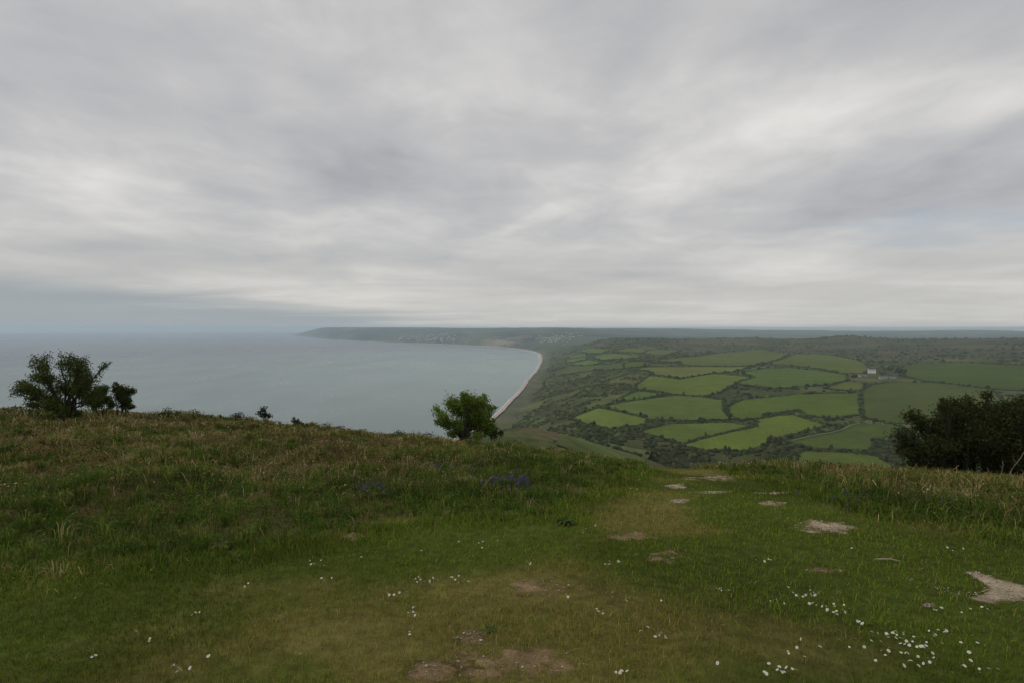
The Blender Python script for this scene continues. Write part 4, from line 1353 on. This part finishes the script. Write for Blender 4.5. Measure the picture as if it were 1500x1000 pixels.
# tall pale dead stalks by the dark bush
def stalk(px, py, Y, L, lean, lab):
    b = base_at(px, py, Y)
    t = np.linspace(0, 1, 7)
    P = np.column_stack([lean * L * t ** 1.5, .05 * np.sin(t * 5), L * t - .04])
    v, f = tubes([P, np.array([P[4], P[4] + (-.12 * L, 0, .16 * L)])], [np.linspace(.010, .005, 7), [.005, .003]], 5)
    me = np_mesh('dead_stalk', v, f, 4, np.tile((.30, .24, .16), (len(v), 1)), True, [M_DRY])
    tag(link('dead_stalk', me, None, b), lab, 'stalk', 'pale dead stalks on the right verge')
STL = 'tall pale dead stalk standing on the verge near the dark bush'
for px, py, Y, L, ln in ((1478, 728, 12, .75, .35), (1470, 725, 12.2, .55, -.15), (1330, 705, 15, .5, .4), (1300, 702, 15.5, .45, .3), (1385, 715, 13.5, .4, .7), (1494, 745, 11, .5, .2), (1290, 690, 17, .5, .05), (1455, 730, 12, .4, -.5), (1262, 700, 16, .4, -.2)):
    stalk(px, py, Y, L, ln, STL)

# ------------------------------------------------------------------ bare patches and stones
def pebble_mesh(P, S, C):
    v, f, c = blobs(P, S, C, 1)
    return v, f, c
for k, (g, st, lab) in enumerate(BG):
    c0 = np.array([.33, .27, .19]) if st else np.array([.185, .130, .072])
    cen = g.mean(0); R = max(np.ptp(g[:, 0]), np.ptp(g[:, 1])) / 2
    thin_ = max(.03, min(np.ptp(g[:, 0]), np.ptp(g[:, 1])) / (2 if len(g) > 30 else 7))
    def cols(x, y, g=g, c0=c0, thin_=thin_, st=st):
        d = seg_dist(g, x, y, True) * np.where(inside(g, x, y), 1, -1)
        n = fbm(x / .09, y / .09, 400, 4) - .5
        t = sstep(-.28, .55, d / thin_ * (1.0 if st else .7) + n * (1.5 if st else 2.2))
        soil = c0 * (.8 + .7 * (fbm(x / .16, y / .16, 402, 3)[:, None] - .35))
        rim = np.array([.105, .075, .036])
        c = turf_col(x, y)
        c = c + (rim - c) * sstep(0, .5, t)[:, None]
        return c + (soil - c) * sstep(.35, 1, t)[:, None]
    gb = cen + (g - cen) * 1.5
    me = drape(gb, lambda x, y, gb=gb, q=thin_: -.022 + .027 * sstep(0, .35 * q, seg_dist(gb, x, y, True)), np.clip(R / 26, .025, .09), cols, 'bare_patch', M_SOIL)
    o = tag(link('bare_patch', me), lab, 'bare ground', kind='structure')
    n = 300 if st else 60
    lo, hi_ = g.min(0), g.max(0)
    x = RNG.uniform(lo[0], hi_[0], n * 3); y = RNG.uniform(lo[1], hi_[1], n * 3)
    ok = inside(g, x, y); x, y = x[ok][:n], y[ok][:n]
    if len(x) < 3: continue
    s = np.abs(RNG.normal(0, .0028, len(x))) + .0018
    P = np.column_stack([x, y, ground_z(x, y) + .006])
    cc = pick([(.50, .44, .36), (.36, .30, .23), (.24, .19, .14)], len(x), [.4, .35, .25] if st else [.2, .3, .5])
    v, f, c = blobs(P, np.column_stack([s * 1.3, s, s * .7]), cc, 0)
    tag(link('pebbles', np_mesh('pebbles', v, f, 3, c, True, [M_SOIL]), o), kind='stuff')
# a stick lying in the turf
p = ground_at([1299], [823], 1)[0]
P = np.array([[-.09, .02, .02], [-.03, .0, .028], [.03, .005, .026], [.095, -.02, .02]])
v, f = tubes([P, np.array([[.03, .005, .026], [.06, .03, .035]])], [[.006, .008, .007, .004], [.004, .002]], 6)
tag(link('stick', np_mesh('stick', v, f, 4, np.tile((.30, .25, .18), (len(v), 1)), True, [M_DRY]), None, p), 'short pale stick lying in the turf of the path', 'stick')

# ------------------------------------------------------------------ flowers
def daisy_mesh(seed):
    r = np.random.default_rng(seed)
    V = []; F = []; C = []
    n = 14
    for k in range(n):
        a = 2 * math.pi * k / n + r.uniform(-.08, .08)
        ca, sa = math.cos(a), math.sin(a)
        w = .0019; r0, r1 = .003, .0115 * r.uniform(.9, 1.1)
        i = len(V)
        for rr, ww, zz in ((r0, w * .5, .0), (r1 * .75, w, .0012), (r1, w * .5, .0018)):
            V += [(rr * ca - ww * sa, rr * sa + ww * ca, zz), (rr * ca + ww * sa, rr * sa - ww * ca, zz)]
        F += [(i, i + 1, i + 3), (i, i + 3, i + 2), (i + 2, i + 3, i + 5), (i + 2, i + 5, i + 4)]
        C += [(.60, .60, .55)] * 6
    i = len(V)
    V += [(.0038 * math.cos(t), .0038 * math.sin(t), .0015) for t in np.linspace(0, 2 * math.pi, 9)[:-1]] + [(0, 0, .004)]
    F += [(i + k, i + (k + 1) % 8, i + 8) for k in range(8)]
    C += [(.62, .42, .03)] * 9
    i = len(V)
    V += [(-.0008, 0, 0), (.0008, 0, 0), (.0008, .001, -.05), (-.0008, .001, -.05)]
    F += [(i, i + 2, i + 1), (i, i + 3, i + 2)]
    C += [(.06, .085, .02)] * 4
    return np_mesh('daisy', np.array(V), F, 3, np.array(C), False, [M_PETAL])
M_PETAL = leaf_mat('petals', .15, .7, .1)
DM = [daisy_mesh(s) for s in range(4)]
NDAISY = [0]
def daisies(spots, label, group):
    for (cx, cy, sx, sy, n) in spots:
        for k in range(n):
            px, py = cx + RNG.normal(0, sx * .6), cy + RNG.normal(0, sy * .6)
            if py > 1002: py = 1000 - RNG.uniform(0, 8)
            p = ground_at([px], [py], 1)[0]
            if bool(bare_mask(p[:1], p[1:2], .05)[0]): continue
            o = link('daisy', DM[int(RNG.integers(4))], None, p + np.array([0, 0, .042 + RNG.uniform(-.006, .010)]))
            o.rotation_euler = (RNG.normal(.25, .4), RNG.normal(0, .4), RNG.uniform(0, 6))
            s = RNG.uniform(.48, .88)
            o.scale = (s, s, s)
            tag(o, label, 'flower', group); NDAISY[0] += 1
daisies([(1345, 962, 62, 26, 50), (1300, 935, 22, 8, 10), (1310, 940, 10, 6, 6), (1185, 962, 60, 28, 12), (1150, 992, 40, 6, 10), (1430, 985, 45, 9, 8), (1375, 935, 18, 8, 8)],
        'white daisy in the large drift below the big stony patch', 'daisies in the large drift')
daisies([(1180, 877, 20, 10, 16), (1210, 902, 34, 9, 20), (1135, 890, 12, 3, 3), (1262, 920, 10, 4, 4)],
        'white daisy in the loose band crossing the middle of the path', 'daisies in the band across the path')
daisies([(1415, 903, 36, 5, 10), (1390, 808, 18, 6, 6), (1245, 808, 8, 4, 3), (1335, 858, 6, 3, 2), (1125, 826, 10, 5, 6)],
        'white daisy scattered close around the big stony patch', 'daisies round the stony patch')
daisies([(960, 942, 22, 10, 8), (918, 955, 4, 3, 1), (1060, 873, 18, 4, 8), (905, 830, 14, 5, 7), (968, 893, 3, 3, 1), (880, 905, 10, 6, 4), (905, 880, 18, 8, 4), (835, 873, 10, 8, 4), (1050, 985, 4, 3, 1), (900, 996, 30, 3, 4)],
        'white daisy dotted in small clusters over the centre of the path', 'daisies dotted over the path centre')
daisies([(622, 858, 16, 5, 13), (670, 857, 18, 6, 7), (575, 880, 14, 6, 7), (602, 905, 10, 5, 4), (470, 828, 22, 6, 6), (475, 855, 8, 4, 3), (700, 800, 24, 8, 9), (625, 812, 8, 3, 2), (535, 820, 5, 3, 2), (777, 831, 4, 2, 2), (600, 940, 6, 6, 2), (865, 775, 22, 8, 7)],
        'white daisy along the edge where the turf meets the left rough grass', 'daisies along the left turf edge')
daisies([(285, 910, 8, 5, 3), (265, 993, 10, 4, 4), (306, 972, 3, 2, 1), (440, 970, 3, 3, 1), (200, 932, 4, 3, 2), (220, 948, 4, 2, 2), (137, 972, 6, 4, 2), (365, 863, 4, 4, 2), (110, 888, 3, 2, 1), (222, 842, 3, 3, 1), (255, 987, 5, 4, 2)],
        'lone white daisy in the dark turf on the left', 'lone daisies in the left turf')
daisies([(940, 705, 8, 12, 7), (930, 725, 10, 8, 5)], 'white daisy at the left edge of the path near its crest', 'daisies by the path crest')

def bluebell_mesh(seed):
    r = np.random.default_rng(seed)
    t = np.linspace(0, 1, 7)
    P = np.column_stack([.05 * t ** 2, 0 * t, .20 * t - .02 * t ** 3])
    v, f = tubes([P], [np.linspace(.003, .0018, 7)], 4)
    V = [v]; F = [np.vstack([f[:, [0, 1, 2]], f[:, [0, 2, 3]]])]; C = [np.tile((.05, .075, .03), (len(v), 1))]
    off = len(v)
    for k in range(7):
        s = .55 + .07 * k
        b = np.array([np.interp(s, t, P[:, 0]), 0, np.interp(s, t, P[:, 2])])
        a = r.uniform(0, 6.28); q = b + np.array([math.cos(a) * .014, math.sin(a) * .014, -.004])
        ring0 = [q + np.array([.0045 * math.cos(x), .0045 * math.sin(x), 0]) for x in np.linspace(0, 6.283, 7)[:-1]]
        ring1 = [q + np.array([.0085 * math.cos(x), .0085 * math.sin(x), -.019]) for x in np.linspace(0, 6.283, 7)[:-1]]
        vv = np.array(ring0 + ring1 + [q + np.array([0, 0, .003])])
        ff = []
        for i in range(6):
            j = (i + 1) % 6
            ff += [(i, j, 6 + j), (i, 6 + j, 6 + i), (i, 12, j)]
        V.append(vv); F.append(np.array(ff) + off); C.append(np.tile(np.array((.085, .080, .150)) * r.uniform(.7, 1.2), (len(vv), 1))); off += len(vv)
    return np_mesh('bluebell', np.vstack(V), np.vstack(F), 3, np.vstack(C), False, [M_PETAL])
BM = [bluebell_mesh(s) for s in range(4)]
def bluebells(spots, label, group):
    for (cx, cy, sx, sy, n) in spots:
        for k in range(n):
            p = ground_at([cx + RNG.normal(0, sx * .6)], [cy + RNG.normal(0, sy * .6)], 1)[0]
            o = link('bluebell', BM[int(RNG.integers(4))], None, p)
            o.rotation_euler = (RNG.normal(0, .12), RNG.normal(0, .12), RNG.uniform(0, 6.28))
            s = RNG.uniform(.7, 1.15); o.scale = (s, s, s)
            tag(o, label, 'flower', group)
bluebells([(735, 712, 34, 10, 46), (700, 695, 30, 8, 16), (765, 718, 12, 8, 16)], 'bluebell in the large violet patch on the bank left of the path', 'bluebells in the large patch')
bluebells([(548, 725, 26, 8, 34), (640, 688, 22, 6, 8)], 'bluebell in the smaller patch in the rough grass further left', 'bluebells in the smaller patch')
bluebells([(1390, 745, 20, 6, 10), (1240, 735, 40, 7, 8)], 'bluebell half hidden in the right verge grass', 'bluebells in the right verge')

# leafy dock clump at the turf edge
def rosette(px, py, n, L, wd, cols, name, lab, cat, lift=.6):
    b = ground_at([px], [py], 1)[0]
    T = empty(name, b)
    for k in range(n):
        a = 2 * math.pi * k * .382 + RNG.uniform(-.3, .3)
        l = L * RNG.uniform(.6, 1.1); up = lift * RNG.uniform(.5, 1.2)
        t = np.linspace(0, 1, 6)
        cx = l * t; cz = l * up * (1.5 * t - 1.25 * t * t) + .01
        hw = wd * np.sin(np.pi * (t * .88 + .08)) * RNG.uniform(.8, 1.1)
        V = []
        for i in range(6):
            for s in (-1, 0, 1):
                V.append((cx[i] * math.cos(a) - s * hw[i] * math.sin(a), cx[i] * math.sin(a) + s * hw[i] * math.cos(a), cz[i] + (.25 * hw[i] if s else 0)))
        F = []
        for i in range(5):
            for s in (0, 1):
                j = i * 3 + s
                F.append((j, j + 3, j + 4, j + 1))
        col = np.array(cols[int(RNG.integers(len(cols)))]) * RNG.uniform(.8, 1.2)
        link('leaf', np_mesh('leaf', np.array(V), F, 4, np.tile(col, (len(V), 1)), True, [M_LEAF]), T)
    tag(T, lab, cat)
rosette(828, 768, 30, .13, .020, [(.045, .080, .016), (.062, .100, .020)], 'dock_plant', 'dark leafy dock clump at the turf edge left of the path', 'plant', .9)
rosette(322, 803, 14, .12, .022, [(.085, .10, .03), (.11, .12, .035)], 'primrose_plant', 'pale yellow-green leafy rosette in the left rough grass', 'plant')
rosette(717, 925, 9, .045, .012, [(.06, .10, .03)], 'plantain_plant', 'tiny bright green rosette beside the pinkish bare hollow', 'plant')

# ------------------------------------------------------------------ air
def build_haze():
    m = bpy.data.materials.new('haze_air'); m.use_nodes = True
    N, L = m.node_tree.nodes, m.node_tree.links
    N.clear()
    out = N.new('ShaderNodeOutputMaterial')
    pv = N.new('ShaderNodeVolumePrincipled')
    pv.inputs['Color'].default_value = (.73, .88, 1.0, 1)
    pv.inputs['Density'].default_value = 7.8e-5
    pv.inputs['Anisotropy'].default_value = .1
    L.new(pv.outputs[0], out.inputs['Volume'])
    R = 31000
    o = poly_obj('haze', *box(-R, R, -R, R, -8, 220), m)
    tag(o, 'thin blue-grey sea haze hanging over the bay and hills', 'haze', kind='stuff')
build_haze()
